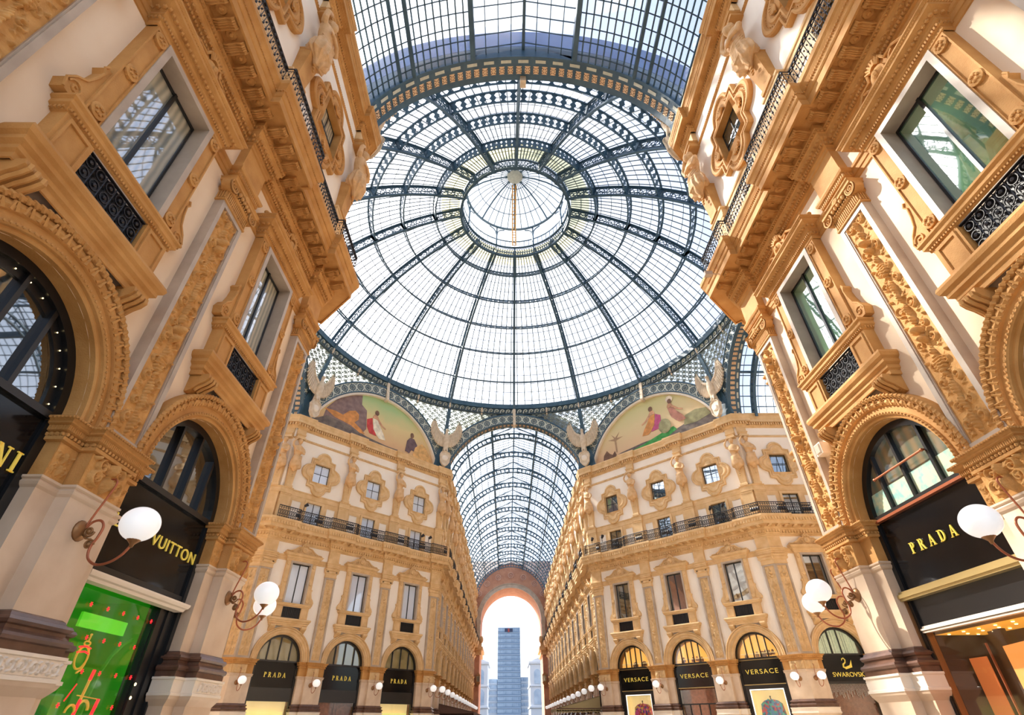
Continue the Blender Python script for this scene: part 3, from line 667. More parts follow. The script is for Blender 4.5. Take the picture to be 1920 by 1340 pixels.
for q,fs in CH.items():
    P=respath(fs); W=wallpath(fs); far=q in 'BC'
    # parts of the path that are close to the camera get the fine carving
    near=[p for p in P if abs(p[0])<6.9 and p[1]<-15] if q in 'AD' else []
    dg=[p for p in P if (p[1]>5 and p[1]<18.5 and abs(p[0])<26)] if far else []
    m=sweep(MB(),P,P_BALC)
    if near:
        lobes(m,near,.15,12.57,.11,.05,1.2); lobes(m,near,.80,13.31,.06,.028); dents(m,near,.10,12.42,12.49,.07,.04,.03); lobes(m,near,.235,12.75,.07,.03)
    if dg: dents(m,dg,.10,12.50,12.68,.20,.10,.13); dents(m,dg,.80,13.2,13.4,.2,.1,.06)
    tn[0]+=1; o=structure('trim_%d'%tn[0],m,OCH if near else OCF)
    c=MB()
    for path,dx,r in ((near,.42,1),(dg,.62,0)):
        if not path: continue
        Q=offs(path,.25)
        for a,b in zip(Q[:-1],Q[1:]):
            L=math.dist(a,b); k=int(L/dx)
            if k<1 or L>6: 
                if k<1: continue
            t=Vector((b[0]-a[0],b[1]-a[1]))/L; n=Vector((t.y,-t.x))
            for i in range(k):
                s=Vector(a)+t*((i+.5)*L/k); h=.10
                pr=[(.0,12.86),(.10,12.84),(.26,12.90),(.36,12.88),(.40,12.93),(.40,13.0)]
                R=[[(*(s+t*e+n*d),z),] for d,z in pr for e in (0,)]
                ring=[[tuple(s-t*h+n*d)+(z,),tuple(s+t*h+n*d)+(z,),tuple(s+t*h+n*d)+(13.0,),tuple(s-t*h+n*d)+(13.0,)] for d,z in pr]
                c.loft(ring)
                if r:
                    for e in(-h,h): c.tube([tuple(s+t*e+n*d)+(z-.01,) for d,z in pr],.016,4)
                    for e in(-.04,0,.04): c.tube([tuple(s+t*e+n*d)+(z-.015,) for d,z in pr[:5]],.018,4)
                    g=s+t*(L/k/2)+n*.2
                    if i<k-1:
                        c.lathe([(0,12.93),(.035,12.935),(.05,12.96),(.10,12.955),(.115,12.98),(.115,13.0)],(g.x,g.y,0),10)
    if c.v:
        mo=obj('modillions',c.mesh('modillions',OCH if near else OCF),o); 
    m=sweep(MB(),P,P_TOP)
    if near:
        lobes(m,near,.07,21.03,.07,.032); dents(m,near,.12,21.13,21.25,.09,.05,.03); lobes(m,near,.41,21.62,.06,.03)
        lobes(m,near,.25,21.30,.075,.035,.6)
    if dg: dents(m,dg,.12,21.08,21.27,.19,.10,.17)
    tn[0]+=1; structure('trim_%d'%tn[0],m,OCH if near else OCF)
    m=sweep(MB(),P,P_LEDGE); tn[0]+=1; structure('trim_%d'%tn[0],m,OCF)
    m=sweep(MB(),W,P_ARCH); tn[0]+=1; structure('trim_%d'%tn[0],m,OCH if near else OCF)
    m=sweep(MB(),W,P_STR)
    nw=[p for p in W]
    if near: lobes(m,[fs[0].w(0,WY),fs[0].w(LN,WY)] if q=='A' else [fs[2].w(0,WY),fs[2].w(LN,WY)],.06,20.12,.08,.03)
    if far: dents(m,[fs[1].w(0,WY),fs[1].w(LD,WY)],.05,20.08,20.22,.18,.09,.05)
    tn[0]+=1; structure('trim_%d'%tn[0],m,OCH if near else OCF)
    # walls
    for f,sd in zip(fs,('a','b','c')):
        lw=MB(); uw=MB(); ob=MB()
        nb=sorted(f.c); bays=[(nb[i]+nb[i+1])/2 for i in range(len(nb)-1)]
        n=16; ends=[0]+[(nb[i]) for i in range(1,len(nb)-1)]+[f.L]
        solid=(q=='A' and sd!='a') or (q=='D' and sd!='c') or (q=='B' and sd=='a') or (q=='C' and sd=='c')
        def quad(mb,u0,u1,z0,z1,y=WY): 
            if u1-u0>1e-4 and z1-z0>1e-4: mb.add([f.at(u0,y,z0),f.at(u1,y,z0),f.at(u1,y,z1),f.at(u0,y,z1)],[(0,1,2,3)])
        if solid and not (q=='C') and not (q=='B'):
            quad(lw,0,f.L,0,13); quad(uw,0,f.L,13,22)
        else:
            for i,uc in enumerate(bays):
                a,b=ends[i],ends[i+1]; R=1.5
                xs=[uc-R*math.cos(PI*k/n) for k in range(n+1)]; zs=[5.07+R*math.sin(PI*k/n) for k in range(n+1)]
                quad(lw,a,uc-R,5.0,7.6); quad(lw,uc+R,b,5.0,7.6)
                for k in range(n): lw.add([f.at(xs[k],WY,zs[k]),f.at(xs[k+1],WY,zs[k+1]),f.at(xs[k+1],WY,7.6),f.at(xs[k],WY,7.6)],[(0,1,2,3)])
                quad(lw,a,b,7.6,8.45); quad(lw,a,uc-.68,8.45,11.0); quad(lw,uc+.68,b,8.45,11.0); quad(lw,a,b,11.0,13.0)
                quad(uw,a,b,13,13.6); quad(uw,a,uc-.6,13.6,15.4); quad(uw,uc+.6,b,13.6,15.4); quad(uw,a,b,15.4,17.05)
                quad(uw,a,uc-.68,17.05,18.55); quad(uw,uc+.68,b,17.05,18.55); quad(uw,a,b,18.55,22)
                # stone facing of the attic base with plaster panels left open
                Y=WY-.03
                for s0,s1 in((a,uc-1.75),(uc-1.08,uc-.6),(uc+.6,uc+1.08),(uc+1.75,b)): quad(ob,s0,s1,13.6,15.66,Y)
                for s0,s1 in((uc-1.75,uc-1.08),(uc+1.08,uc+1.75)): quad(ob,s0,s1,13.6,13.95,Y); quad(ob,s0,s1,15.3,15.66,Y)
                quad(ob,uc-.6,uc+.6,15.4,15.66,Y)
        nm='wall_%s_%s'%(SIDE[q],{'a':'arcade' if q!='A' or 1 else '','b':'diagonal','c':'arcade'}[sd])
        if (q in 'AD' and sd=='b'): nm='wall_%s_diagonal'%SIDE[q]
        elif q=='A': nm='wall_near_left' if sd=='a' else 'wall_left_cross_south'
        elif q=='B' and sd!='b': nm='wall_left_cross_north' if sd=='a' else 'wall_far_left'
        elif q=='C' and sd!='b': nm='wall_far_right' if sd=='a' else 'wall_right_cross_north'
        elif q=='D' and sd!='b': nm='wall_right_cross_south' if sd=='a' else 'wall_near_right'
        o=structure(nm,lw,CRM if q in 'AD' else CRW)
        obj('attic_plaster',uw.mesh('attic_plaster',CRW),o)
        if ob.v: obj('attic_stone_facing',ob.mesh('attic_stone_facing',OCF),o)
        bk=MB(); quadb=[f.at(0,1.6,0),f.at(f.L,1.6,0),f.at(f.L,1.6,22),f.at(0,1.6,22)]; bk.add(quadb,[(0,1,2,3)])
        if (q,sd) in (('A','a'),('D','c'),('B','c'),('C','a'),('B','b'),('C','b'),('C','c')): obj('rear_masonry',bk.mesh('rear_masonry',OCF),o)
fl=MB().add([(-60,-45,0),(60,-45,0),(60,120,0),(-60,120,0)],[(0,1,2,3)]); structure('floor',fl,FLR)
# wall closing the arcade behind the viewer
# ================================================================ railings
def railing(name,path,lod,m,**kw):
    if len(path)<2: return
    P=offs(path,.74); 
    t=MB(); t.tube([(x,y,14.45) for x,y in P],.035,6); t.tube([(x,y,14.33) for x,y in P],.018,4); b=MB(); b.tube([(x,y,13.70) for x,y in P],.025,5)
    s=MB(); dx=.125 if lod else .15
    for a,c in zip(P[:-1],P[1:]):
        L=math.dist(a,c); k=int(L/dx)
        if k<1: continue
        tt=Vector((c[0]-a[0],c[1]-a[1]))/L
        for i in range(k+1):
            q=Vector(a)+tt*(i*L/k); wdt=.012 if lod else .02
            s.tube([(q.x,q.y,13.62),(q.x,q.y,14.45)],wdt,4)
            if i==k: continue
            g=q+tt*(L/k/2)
            if lod:
                for zc,r in((13.83,.05),(14.06,.055),(14.27,.045)):
                    s.loft([[(g.x+tt.x*rr*math.cos(u),g.y+tt.y*rr*math.cos(u),zc+rr*1.3*math.sin(u)) for u in np.linspace(0,2*PI,9)[:-1]] for rr in(r,r-.014)],cap=False)
                s.sphere((q.x,q.y,14.0),.03,5,4); s.sphere((g.x,g.y,14.18),.026,5,4); s.sphere((q.x,q.y,14.39),.035,5,4)
            else:
                if (i//4)%3!=2:
                    s.loft([[(g.x+tt.x*rr*math.cos(u),g.y+tt.y*rr*math.cos(u),14.0+rr*4.*math.sin(u)) for u in np.linspace(0,2*PI,9)[:-1]] for rr in(.055,.03)],cap=False)
                else: s.sphere((g.x,g.y,14.0),.10,6,5,1,1,1.6); s.sphere((g.x,g.y,14.25),.06,5,4)
    return build(name,[('top_rail',t.mesh('top_rail',m)),('bottom_rail',b.mesh('bottom_rail',m)),('balusters',s.mesh('balusters',m))],**kw)
def cut(q,a,b):   # ressaut path part of one facade incl. corners
    return respath(CH[q])
PB={q:respath(CH[q]) for q in 'ABCD'}
def seg(q,fn): return [p for p in PB[q] if fn(p)]
railing('balcony_railing',seg('A',lambda p:abs(p[0])<6.9 and p[1]<-15),1,BLK,label='black iron railing along the balcony above the near left wall',cat='railing')
railing('balcony_railing',seg('D',lambda p:abs(p[0])<6.9 and p[1]<-15),1,BLK,label='black iron railing along the balcony above the near right wall',cat='railing')
def mid(q,p): f=CH[q][1]; d=(Vector(p)-f.o).dot(f.t); return -.3<d<LD+.3 and abs((Vector(p)-f.o).dot(f.n))<.5
railing('balcony_railing',seg('B',lambda p:mid('B',p)),0,BLK,label='black iron railing on the balcony under the lunette with the red-robed figure',cat='railing')
railing('balcony_railing',[p for p in seg('C',lambda p:mid('C',p) or (p[0]>17.4 and p[0]<30))],0,BLK,label='black iron railing on the balcony under the lunette with the green bank',cat='railing')
railing('balcony_railing',seg('B',lambda p:abs(p[0])<6.9 and p[1]>17.4),0,BLK,label='black iron railing receding along the left wall of the far arcade',cat='railing')
railing('balcony_railing',seg('C',lambda p:abs(p[0])<6.9 and p[1]>17.4),0,BLK,label='black iron railing receding along the right wall of the far arcade',cat='railing')
railing('balcony_railing',seg('A',lambda p:mid('A',p)),0,BLK,label='black iron railing turning the corner beyond the near left balcony',cat='railing')
railing('balcony_railing',seg('D',lambda p:mid('D',p)),0,BLK,label='black iron railing turning the corner beyond the near right balcony',cat='railing')
# ================================================================ lettering
def stroke_letters(txt,h,sp,cx,cz):
    # heavy serif capitals drawn from outlines, unit height 1
    G={}
    def bar(x0,x1,z0,z1): return [(x0,z0),(x1,z0),(x1,z1),(x0,z1)]
    se=.06
    def bowl(cx,cz,rx,rz,t,a0=-PI/2,a1=PI/2,n=12):
        o=[(cx+rx*math.cos(a0+(a1-a0)*i/n),cz+rz*math.sin(a0+(a1-a0)*i/n)) for i in range(n+1)]; k=[(cx+(rx-t)*math.cos(a1+(a0-a1)*i/n),cz+(rz-.06)*math.sin(a1+(a0-a1)*i/n)) for i in range(n+1)]
        return o+k
    G['P']=(.62,[bar(.1,.26,0,1),bar(0,.36,0,se),bar(0,.3,1-se,1),bowl(.3,.74,.3,.26,.14),bar(.2,.32,1-se,1),bar(.2,.32,.48,.54)])
    G['R']=(.74,[bar(.1,.26,0,1),bar(0,.36,0,se),bar(0,.3,1-se,1),bowl(.3,.74,.3,.26,.14),bar(.2,.32,1-se,1),bar(.2,.32,.48,.54),[(.34,.5),(.5,.5),(.74,.06),(.80,.06),(.80,0),(.6,0)]])
    G['A']=(.78,[[(.36,1),(.46,1),(.76,0),(.58,0)],[(.36,1),(.42,.9),(.14,0),(.07,0)],bar(.2,.58,.3,.37),bar(-.02,.22,0,se),bar(.5,.82,0,se)])
    G['D']=(.76,[bar(.1,.26,0,1),bar(0,.3,0,se),bar(0,.3,1-se,1),bowl(.28,.5,.46,.5,.16)])
    G['N']=(.84,[bar(.1,.17,0,1),bar(.67,.74,0,1),[(.02,1),(.24,1),(.74,0),(.66,0),(.6,.1)],bar(0,.28,0,se),bar(.56,.86,1-se,1)])
    G['I']=(.32,[bar(.1,.26,0,1),bar(0,.36,0,se),bar(0,.36,1-se,1)])
    x=0; L=[]
    for ch in txt:
        w_,ps=G[ch]; m=MB()
        for p in ps: m.prism([(a*h,b*h) for a,b in p],-.02,0)
        L.append((m.mesh('letter',GLD),x*h)); x+=w_+sp
    wd=(x-sp)*h; return [('letter',me,(cx+q-wd/2,.44,cz)) for me,q in L]
def font_letters(txt,h,space=1.,shear=0,sx=1.):
    cu=bpy.data.curves.new('t','FONT'); cu.body=txt; cu.size=h*1.38; cu.extrude=.012; cu.align_x='CENTER'; cu.space_character=space; cu.offset=0
    o=bpy.data.objects.new('t',cu); COL.objects.link(o); dg=bpy.context.evaluated_depsgraph_get(); dg.update()
    me=bpy.data.meshes.new_from_object(o.evaluated_get(dg)); me.name='lettering'
    bpy.data.objects.remove(o); me.transform(Matrix.Rotation(PI/2,4,'X')); 
    if sx!=1: me.transform(Matrix.Diagonal((sx,1,1,1)))
    me.materials.clear(); me.materials.append(GLD); return me
# ================================================================ shopfronts
LIT=mat('lit_shop_interior',(.8,.45,.14),.8,emit=(1,.50,.10),es=.5)
LITY=mat('lit_display_panel',(.8,.75,.3),.8,emit=(.75,.72,.22),es=.45)
DARKI=mat('dark_shop_interior',(.05,.03,.02),.6)
WOOD=mat('red_wood_panel',(.16,.05,.02),.4,(.26,.09,.04),6.)
GRN=mat('bright_green_display',(.02,.30,.01),.35,(.05,.45,.02),1.2,emit=(.02,.40,.01),es=.10)
GRL=mat('glowing_green_panel',(.1,.8,.03),.4,emit=(.12,.75,.02),es=.3)
ORG=mat('orange_display_panel',(.80,.28,.06),.5,(.86,.36,.10),.9,emit=(.85,.30,.06),es=.45)
ORD=mat('rust_display_panel',(.60,.16,.04),.5,emit=(.6,.16,.04),es=.35)
CEI=mat('golden_lit_ceiling',(.7,.35,.05),.5,emit=(.9,.38,.04),es=.5)
BULB=mat('lit_bulb',(1,.9,.6),.3,emit=(1,.75,.35),es=2.5)
STARM=mat('red_star_light',(.9,.02,.03),.3,emit=(1,.02,.03),es=.8)
GOLDW=mat('gold_wire',(.8,.5,.1),.3,metal=.7,emit=(.8,.45,.05),es=.25)
CURT=mat('pale_green_strip_curtain',(.45,.52,.36),.6,(.62,.68,.5),8.,emit=(.5,.55,.35),es=.25)
WHT=mat('white_light_frame',(.9,.9,.9),.4,emit=(1,.97,.9),es=.6)
FRG=mat('crystal_fringe',(.7,.66,.6),.3,(.25,.2,.16),30.)
CREAMI=mat('cream_display_back',(.75,.6,.3),.8,emit=(.8,.6,.25),es=.4)
PEARL=mat('mottled_turquoise_band',(.25,.50,.46),.3,(.62,.66,.42),7.)
MOTT=mat('mottled_dark_lunette',(.06,.11,.08),.25,(.16,.12,.07),5.)
LG={'dark':WLUN,'mott':mirror('mottled_lunette_glass',(.10,.13,.10),.22,((.22,.17,.10),1.2)),'lit':GSH,'dim':mirror('olive_lunette_glass',(.20,.17,.07),.14),'strip':GSH}
def halfdisc(r,zc,y0,y1,n=28,x0=-9):
    return MB().prism([(r*math.cos(PI*i/n),zc+r*math.sin(PI*i/n)) for i in range(n+1)],y0,y1)
def sf_frame(lod,mull,rod=False,fat=.03):
    k='sff%d%s%s%.3f'%(lod,mull,rod,fat)
    if k in REL: return REL[k]
    m=MB(); m.band(0,5.07,1.36,1.5,.40,.56,0,PI,36 if lod else 20); 
    for sg in(-1,1): m.box(min(sg*1.36,sg*1.5),max(sg*1.36,sg*1.5),.40,.62,0,5.07)
    m.box(-1.4,1.4,.38,.56,5.0,5.10)
    for x in mull: m.box(x-fat,x+fat,.41,.50,5.1,5.07+math.sqrt(1.4**2-x*x))
    if lod: m.box(-1.5,1.5,.43,.6,3.55,3.64)
    REL[k]=m.mesh('black_frame',BLF); return REL[k]
def shopfront(f,u,lod,lun,mull,sign,parts_extra,label,group=None,fat=.03,name='shopfront',zt=.0):
    ps=[('archivolt',archivolt_mesh(lod)),('black_frame',sf_frame(lod,tuple(mull),False,fat))]
    k='lun'+lun
    if k not in REL: REL[k]=halfdisc(1.4,5.08,.50,.51).mesh('lunette_pane',LG[lun])
    ps.append(('lunette_pane',REL[k]))
    if 'sgn' not in REL: REL['sgn']=MB().box(-1.37,1.37,.45,.6,3.6,5.0).mesh('sign_board',SGN)
    sub=[]
    if isinstance(sign,list): sub=sign
    elif sign is not None: sub=[('lettering',sign[0],(sign[1],.44,sign[2]))]+list(sign[3:])
    ps.append(('sign_board',REL['sgn'],(0,0,0),0,sub))
    ps+=parts_extra
    return build(name,ps,f.at(u,0,0),f.a,label=label,cat='shopfront',group=group)
def M1(n,mb,m,sm=False): return (n,mb.mesh(n,m,sm))
fA=CH['A'][0]; fD=CH['D'][2]; fB=CH['B'][1]; fC=CH['C'][1]; fFL=CH['B'][2]; fFR=CH['C'][0]; fCR=CH['C'][2]; fCL=CH['B'][0]
# ---- near left, first arch from the corner: green display
uB=fA.L-.45-PA/2; uA=uB-PA; uZ=uA-PA
ex=[]
room=MB(); room.add([(-1.36,1.5,0),(.80,1.5,0),(.80,1.5,3.5),(-1.36,1.5,3.5)],[(0,1,2,3)]); room.add([(.80,.55,0),(.80,1.5,0),(.80,1.5,3.5),(.80,.55,3.5)],[(0,1,2,3)]); room.add([(-1.36,.55,0),(-1.36,1.5,0),(-1.36,1.5,3.5),(-1.36,.55,3.5)],[(3,2,1,0)]); room.add([(-1.36,.55,3.42),(.8,.55,3.42),(.8,1.5,3.42),(-1.36,1.5,3.42)],[(0,1,2,3)])
for i in range(7): room.box(-1.2+i*.29,-1.17+i*.29,1.42,1.5,0,2.3)
room.box(-1.3,.7,1.40,1.5,2.25,2.32)
room.tube([(.80,.72,2.84),(.60,.72,2.74),(.42,.72,2.55),(.30,.72,2.3),(.24,.72,1.9),(.22,.72,1.0)],.03,5); room.box(-.2,.1,.9,1.0,0,2.7); room.box(.3,.7,1.0,1.1,0,2.4); 
ex.append(M1('display_interior',room,GRN)); ex.append(M1('glowing_panel',MB().box(-.62,.50,.70,.74,2.86,3.06),GRL))
ex.append(M1('display_glass',MB().box(-1.36,.82,.50,.505,0,3.42),GSH))
ex.append(M1('black_pier_casing',MB().box(.80,1.37,.46,.62,0,3.45).box(.82,.9,.42,.5,0,3.45).box(1.1,1.18,.43,.5,0,3.45),BLF))
ex.append(M1('header_board',MB().box(-1.37,1.37,.42,.6,3.50,3.62),BLF))
ex.append(M1('stone_canopy',sweep(MB(),[(-1.38,.5),(-1.38,.30),(1.33,.30),(1.33,.5)],[(-.1,3.34),(.0,3.36),(.02,3.40),(.05,3.42),(.07,3.46),(.07,3.49),(-.1,3.50)]),MRL))
STL=[]
for iz in range(6):
    for ix in range(5 if iz%2 else 6):
        x=-1.25+ix*.40+(iz%2)*.2; z=3.12-iz*.42
        if x>1.2: continue
        STL.append((x,.47,z))
st=MB()
for a in range(3): q=a*PI/3; st.tube([(-.035*math.cos(q),0,-.035*math.sin(q)),(.035*math.cos(q),0,.035*math.sin(q))],.006,4)
st.sphere((0,0,0),.014,6,5); stm=st.mesh('star_light',STARM)
ex+=[('star_light',stm,p) for p in STL]
bu=MB(); bu.sphere((.86,.43,2.19),.028,8,6); bu.sphere((.86,.43,2.0),.028,8,6); ex.append(M1('bulbs',bu,BULB))
dec=MB()
y=.66
dec.tube([(-.32+.13*math.cos(t),y,2.47+.15*math.sin(t)) for t in np.linspace(0,2*PI,18)],.016,5); dec.tube([(-.32+.07*math.cos(t),y,2.66+.03*math.sin(t)) for t in np.linspace(0,2*PI,10)],.012,5)
dec.tube([(-.32,y,2.68),(-.31,y,2.76)],.014,5); dec.sphere((-.31,y,2.78),.02,6,5); dec.tube([(-.19,y,2.4),(-.22,y,2.32),(-.3,y,2.27)],.014,5)
dec.tube([(.03,y,1.95),(.06,y,2.2)],.022,5); dec.tube([(-.08,y,2.0),(.40,y,1.97)],.008,5); dec.tube([(.14+.13*math.cos(t),y,1.82+.12*math.sin(t)) for t in np.linspace(0,PI,10)],.022,6); dec.tube([(-.1+.1*math.cos(t),y,1.78+.1*math.sin(t)) for t in np.linspace(0,PI,10)],.018,6)
ex.append(M1('gilt_display_ornament',dec,GOLDW))
rb=MB(); rb.tube([(-.46,y,2.6),(-.32,y-.01,2.62),(-.2,y,2.6)],.014,5); rb.tube([(-.46,y,2.53),(-.32,y-.01,2.55),(-.2,y,2.53)],.014,5); rb.tube([(.06,y,2.2),(.08,y,2.34)],.026,5); rb.tube([(.0,y,1.75),(.03,y,1.95)],.026,5); rb.tube([(.40,y,1.75),(.44,y,1.97)],.026,5); rb.tube([(-.3,y,1.92),(-.18,y,2.14)],.010,5)
ex.append(M1('red_ribbon_sticks',rb,STARM))
shopfront(fA,uB,1,'dark',(-.47,.2,.82),(font_letters('LOUIS VUITTON',.21,1.12,sx=1.10),.08,4.22),ex,'tall black shop arch with a bright green window display, at the near left corner')
# ---- near left, second arch (bulbs round the lunette)
bu=MB()
for i in range(16): a=PI*(i+.5)/16; bu.sphere((1.3*math.cos(a),.46,5.08+1.3*math.sin(a)),.010,6,5)
ex=[M1('inner_ring',MB().band(0,5.08,1.22,1.38,.47,.50,0,PI,36),BLF),M1('bulbs',bu,BULB),M1('door_panel',MB().box(-1.37,1.37,.5,.6,0,3.6),BLF)]
shopfront(fA,uA,1,'dark',(-.55,.05,.62),stroke_letters('NI',.26,.28,1.14,4.22),ex,'black shop arch at the left edge with small bulbs round its fanlight',fat=.035)
shopfront(fA,uZ,1,'dark',(-.47,.47),None,[M1('door_panel',MB().box(-1.37,1.37,.5,.6,0,3.6),BLF)],'shop arch beside the viewer on the left wall')
# ---- near right, first arch from the corner
ex=[]
ex.append(M1('brass_band',MB().box(-1.62,1.5,.30,.46,3.50,3.545).box(-1.62,1.5,.27,.46,3.545,3.61).box(-1.62,1.5,.32,.46,3.61,3.66),GLM))
ex.append(M1('upper_brass_rail',MB().box(-1.4,1.4,.36,.46,4.98,5.03),COP))
ex.append(M1('header_board',MB().box(-1.37,1.37,.44,.6,3.04,3.5),BLF))
ex.append(M1('stone_trim',MB().box(-1.37,1.37,.40,.5,2.94,2.97).box(-1.37,1.37,.38,.5,2.98,3.01).box(-1.37,1.37,.42,.5,3.01,3.05),MRL))
ex.append(M1('turquoise_band',MB().prism([(-1.38,5.1),(1.38,5.1),(1.30,5.56),(-1.30,5.56)],.485,.495),PEARL))
rm=MB(); rm.add([(-1.3,1.5,2.9),(1.3,1.5,2.9),(1.3,.55,2.9),(-1.3,.55,2.9)],[(0,1,2,3)])
ex.append(M1('golden_ceiling',rm,CEI)); ex.append(M1('interior_back',MB().box(-1.36,1.36,1.5,1.55,0,2.9).box(-1.36,-1.33,.55,1.5,0,2.9).box(1.33,1.36,.55,1.5,0,2.9).box(-.86,-.72,1.2,1.3,0,2.9).box(-.62,-.46,1.1,1.2,0,2.9),DARKI))
bl=MB()
for ix in range(7):
    for iy in range(3): bl.lathe([(0,2.88),(.02,2.88),(.028,2.89)],(-1.1+ix*.36+(iy%2)*.1,.68+iy*.27,0),8)
ex.append(M1('downlights',bl,BULB))
ex.append(M1('orange_panel',MB().prism([(-.40,0),(1.3,0),(1.3,2.72),(-.40,2.62)],.95,1.0),ORG)); ex.append(M1('rust_panel',MB().box(-1.28,-.88,.98,1.0,0,2.52),ORD))
ex.append(M1('mullion_rod',MB().box(-.68,-.655,.9,.93,0,2.7),COP))
ex.append(M1('display_glass',MB().box(-1.34,1.36,.50,.505,0,2.94),GSH)); ex.append(M1('side_frame',MB().box(-1.37,-1.32,.44,.56,0,2.95).box(-1.47,-1.43,.36,.42,1.6,3.5),BRZ))
rd=MB(); rd.tube([(-.82,.36,5.74),(.66,.36,5.73)],.022,8); rd.sphere((-.82,.36,5.74),.035,8,6); rd.sphere((.66,.36,5.73),.035,8,6); rd.tube([(-.05,.36,5.74),(-.05,.45,5.74)],.02,6); rd.tube([(.66,.36,5.74),(.66,.45,5.74)],.02,6)
ex.append(M1('cross_rod',rd,COP))
shopfront(fD,fD.L-uB if False else .45+PA/2,1,'mott',(-.75,-.05,.71),stroke_letters('PRADA',.20,.60,-.16,4.22),ex,'black gold-lettered shop arch with an orange window display, at the near right corner')
shopfront(fD,.45+PA*1.5,1,'dark',(-.47,.47),None,[M1('door_panel',MB().box(-1.37,1.37,.5,.6,0,3.6),BLF)],'shop arch cut by the right edge, beyond the pier with the globe lamp')
shopfront(fD,.45+PA*2.5,1,'dark',(-.47,.47),None,[M1('door_panel',MB().box(-1.37,1.37,.5,.6,0,3.6),BLF)],'shop arch beside the viewer on the right wall')
# ---- far left diagonal
PR=stroke_letters('PRADA',.27,.42,.05,4.16)
def lower(kind):
    ex=[M1('header_board',MB().box(-1.37,1.37,.42,.6,2.88,3.6),BLF)]
    if kind=='yel': ex+= [M1('display_back',MB().box(-1.37,1.37,.9,.95,0,2.9),CREAMI),M1('display_panel',MB().box(-1.2,1.2,.7,.75,0,2.35),LITY),M1('display_glass',MB().box(-1.37,1.37,.50,.505,0,2.9),GSH)]
    else: ex+= [M1('wood_interior',MB().box(-1.37,1.37,.8,.9,0,2.9).box(-.05,.05,.7,.8,0,2.9).box(-1.3,-.2,.74,.8,.2,2.6).box(.2,1.3,.74,.8,.2,2.6),WOOD),M1('display_glass',MB().box(-1.37,1.37,.50,.505,0,2.9),GSH)]
    return ex
LBL=['yellow display, leftmost of three under pale blue windows','red wood doorway, middle of three under pale blue windows','yellow display, rightmost of three, beside the far arcade']
for i,(u,kd) in enumerate(zip(DB,('yel','wood','yel'))):
    shopfront(fB,u,0,'dim',(-.75,0,.75),PR,lower(kd),'black shop arch with '+LBL[i])
# ---- far right diagonal
VS=font_letters('VERSACE',.27,1.25,sx=1.2)
def shirt(m1,m2,m3):
    m=MB(); m.prism([(-.5,0),(.5,0),(.52,.55),(.56,.3),(.72,.3),(.62,.95),(.38,1.12),(.12,1.18),(0,1.1),(-.12,1.18),(-.38,1.12),(-.62,.95),(-.72,.3),(-.56,.3),(-.52,.55)],-.14,.14)
    c=MB().tube([(-.13,-.15,1.19),(0,-.17,1.05),(.13,-.15,1.19)],.04,6)
    h=MB().tube([(0,0,1.18),(0,0,1.3)],.03,6); h.sphere((0,0,1.33),.05,8,6)
    return m,c,h
def shirtmat(n,c1,c2,c3):
    m=mat(n,c1,.7); nt=m.node_tree; b=nt.nodes['Principled BSDF']; tc=nt.nodes.new('ShaderNodeTexCoord'); v=nt.nodes.new('ShaderNodeTexVoronoi'); v.inputs['Scale'].default_value=9
    r=nt.nodes.new('ShaderNodeValToRGB'); r.color_ramp.interpolation='CONSTANT'
    for p,c in((.0,c1),(.35,c2),(.6,c3),(.8,(.05,.05,.2))):
        e=r.color_ramp.elements.new(p); e.color=(*c,1)
    s=nt.nodes.new('ShaderNodeSeparateColor'); nt.links.new(tc.outputs['Object'],v.inputs['Vector']); nt.links.new(v.outputs['Color'],s.inputs[0]); nt.links.new(s.outputs[0],r.inputs['Fac']); nt.links.new(r.outputs[0],b.inputs['Base Color']); return m
SH1=shirtmat('blue_green_print_cloth',(.02,.25,.45),(.03,.40,.30),(.5,.06,.08)); SH2=shirtmat('red_gold_print_cloth',(.5,.05,.06),(.7,.45,.08),(.6,.08,.3))
def gear(n,seed):
    m=MB(); rnd=random.Random(seed)
    for i in range(n):
        x=rnd.uniform(-1,1); z=5.15+rnd.uniform(0,.12); m.sphere((x,.78,z+.12),.13,8,6,.7,.5,1.2); m.box(x-.1,x+.1,.7,.85,z-.05,z+.1)
    return m
BAGS=mat('mixed_leather_goods',(.15,.03,.03),.5,(.5,.3,.15),6.)
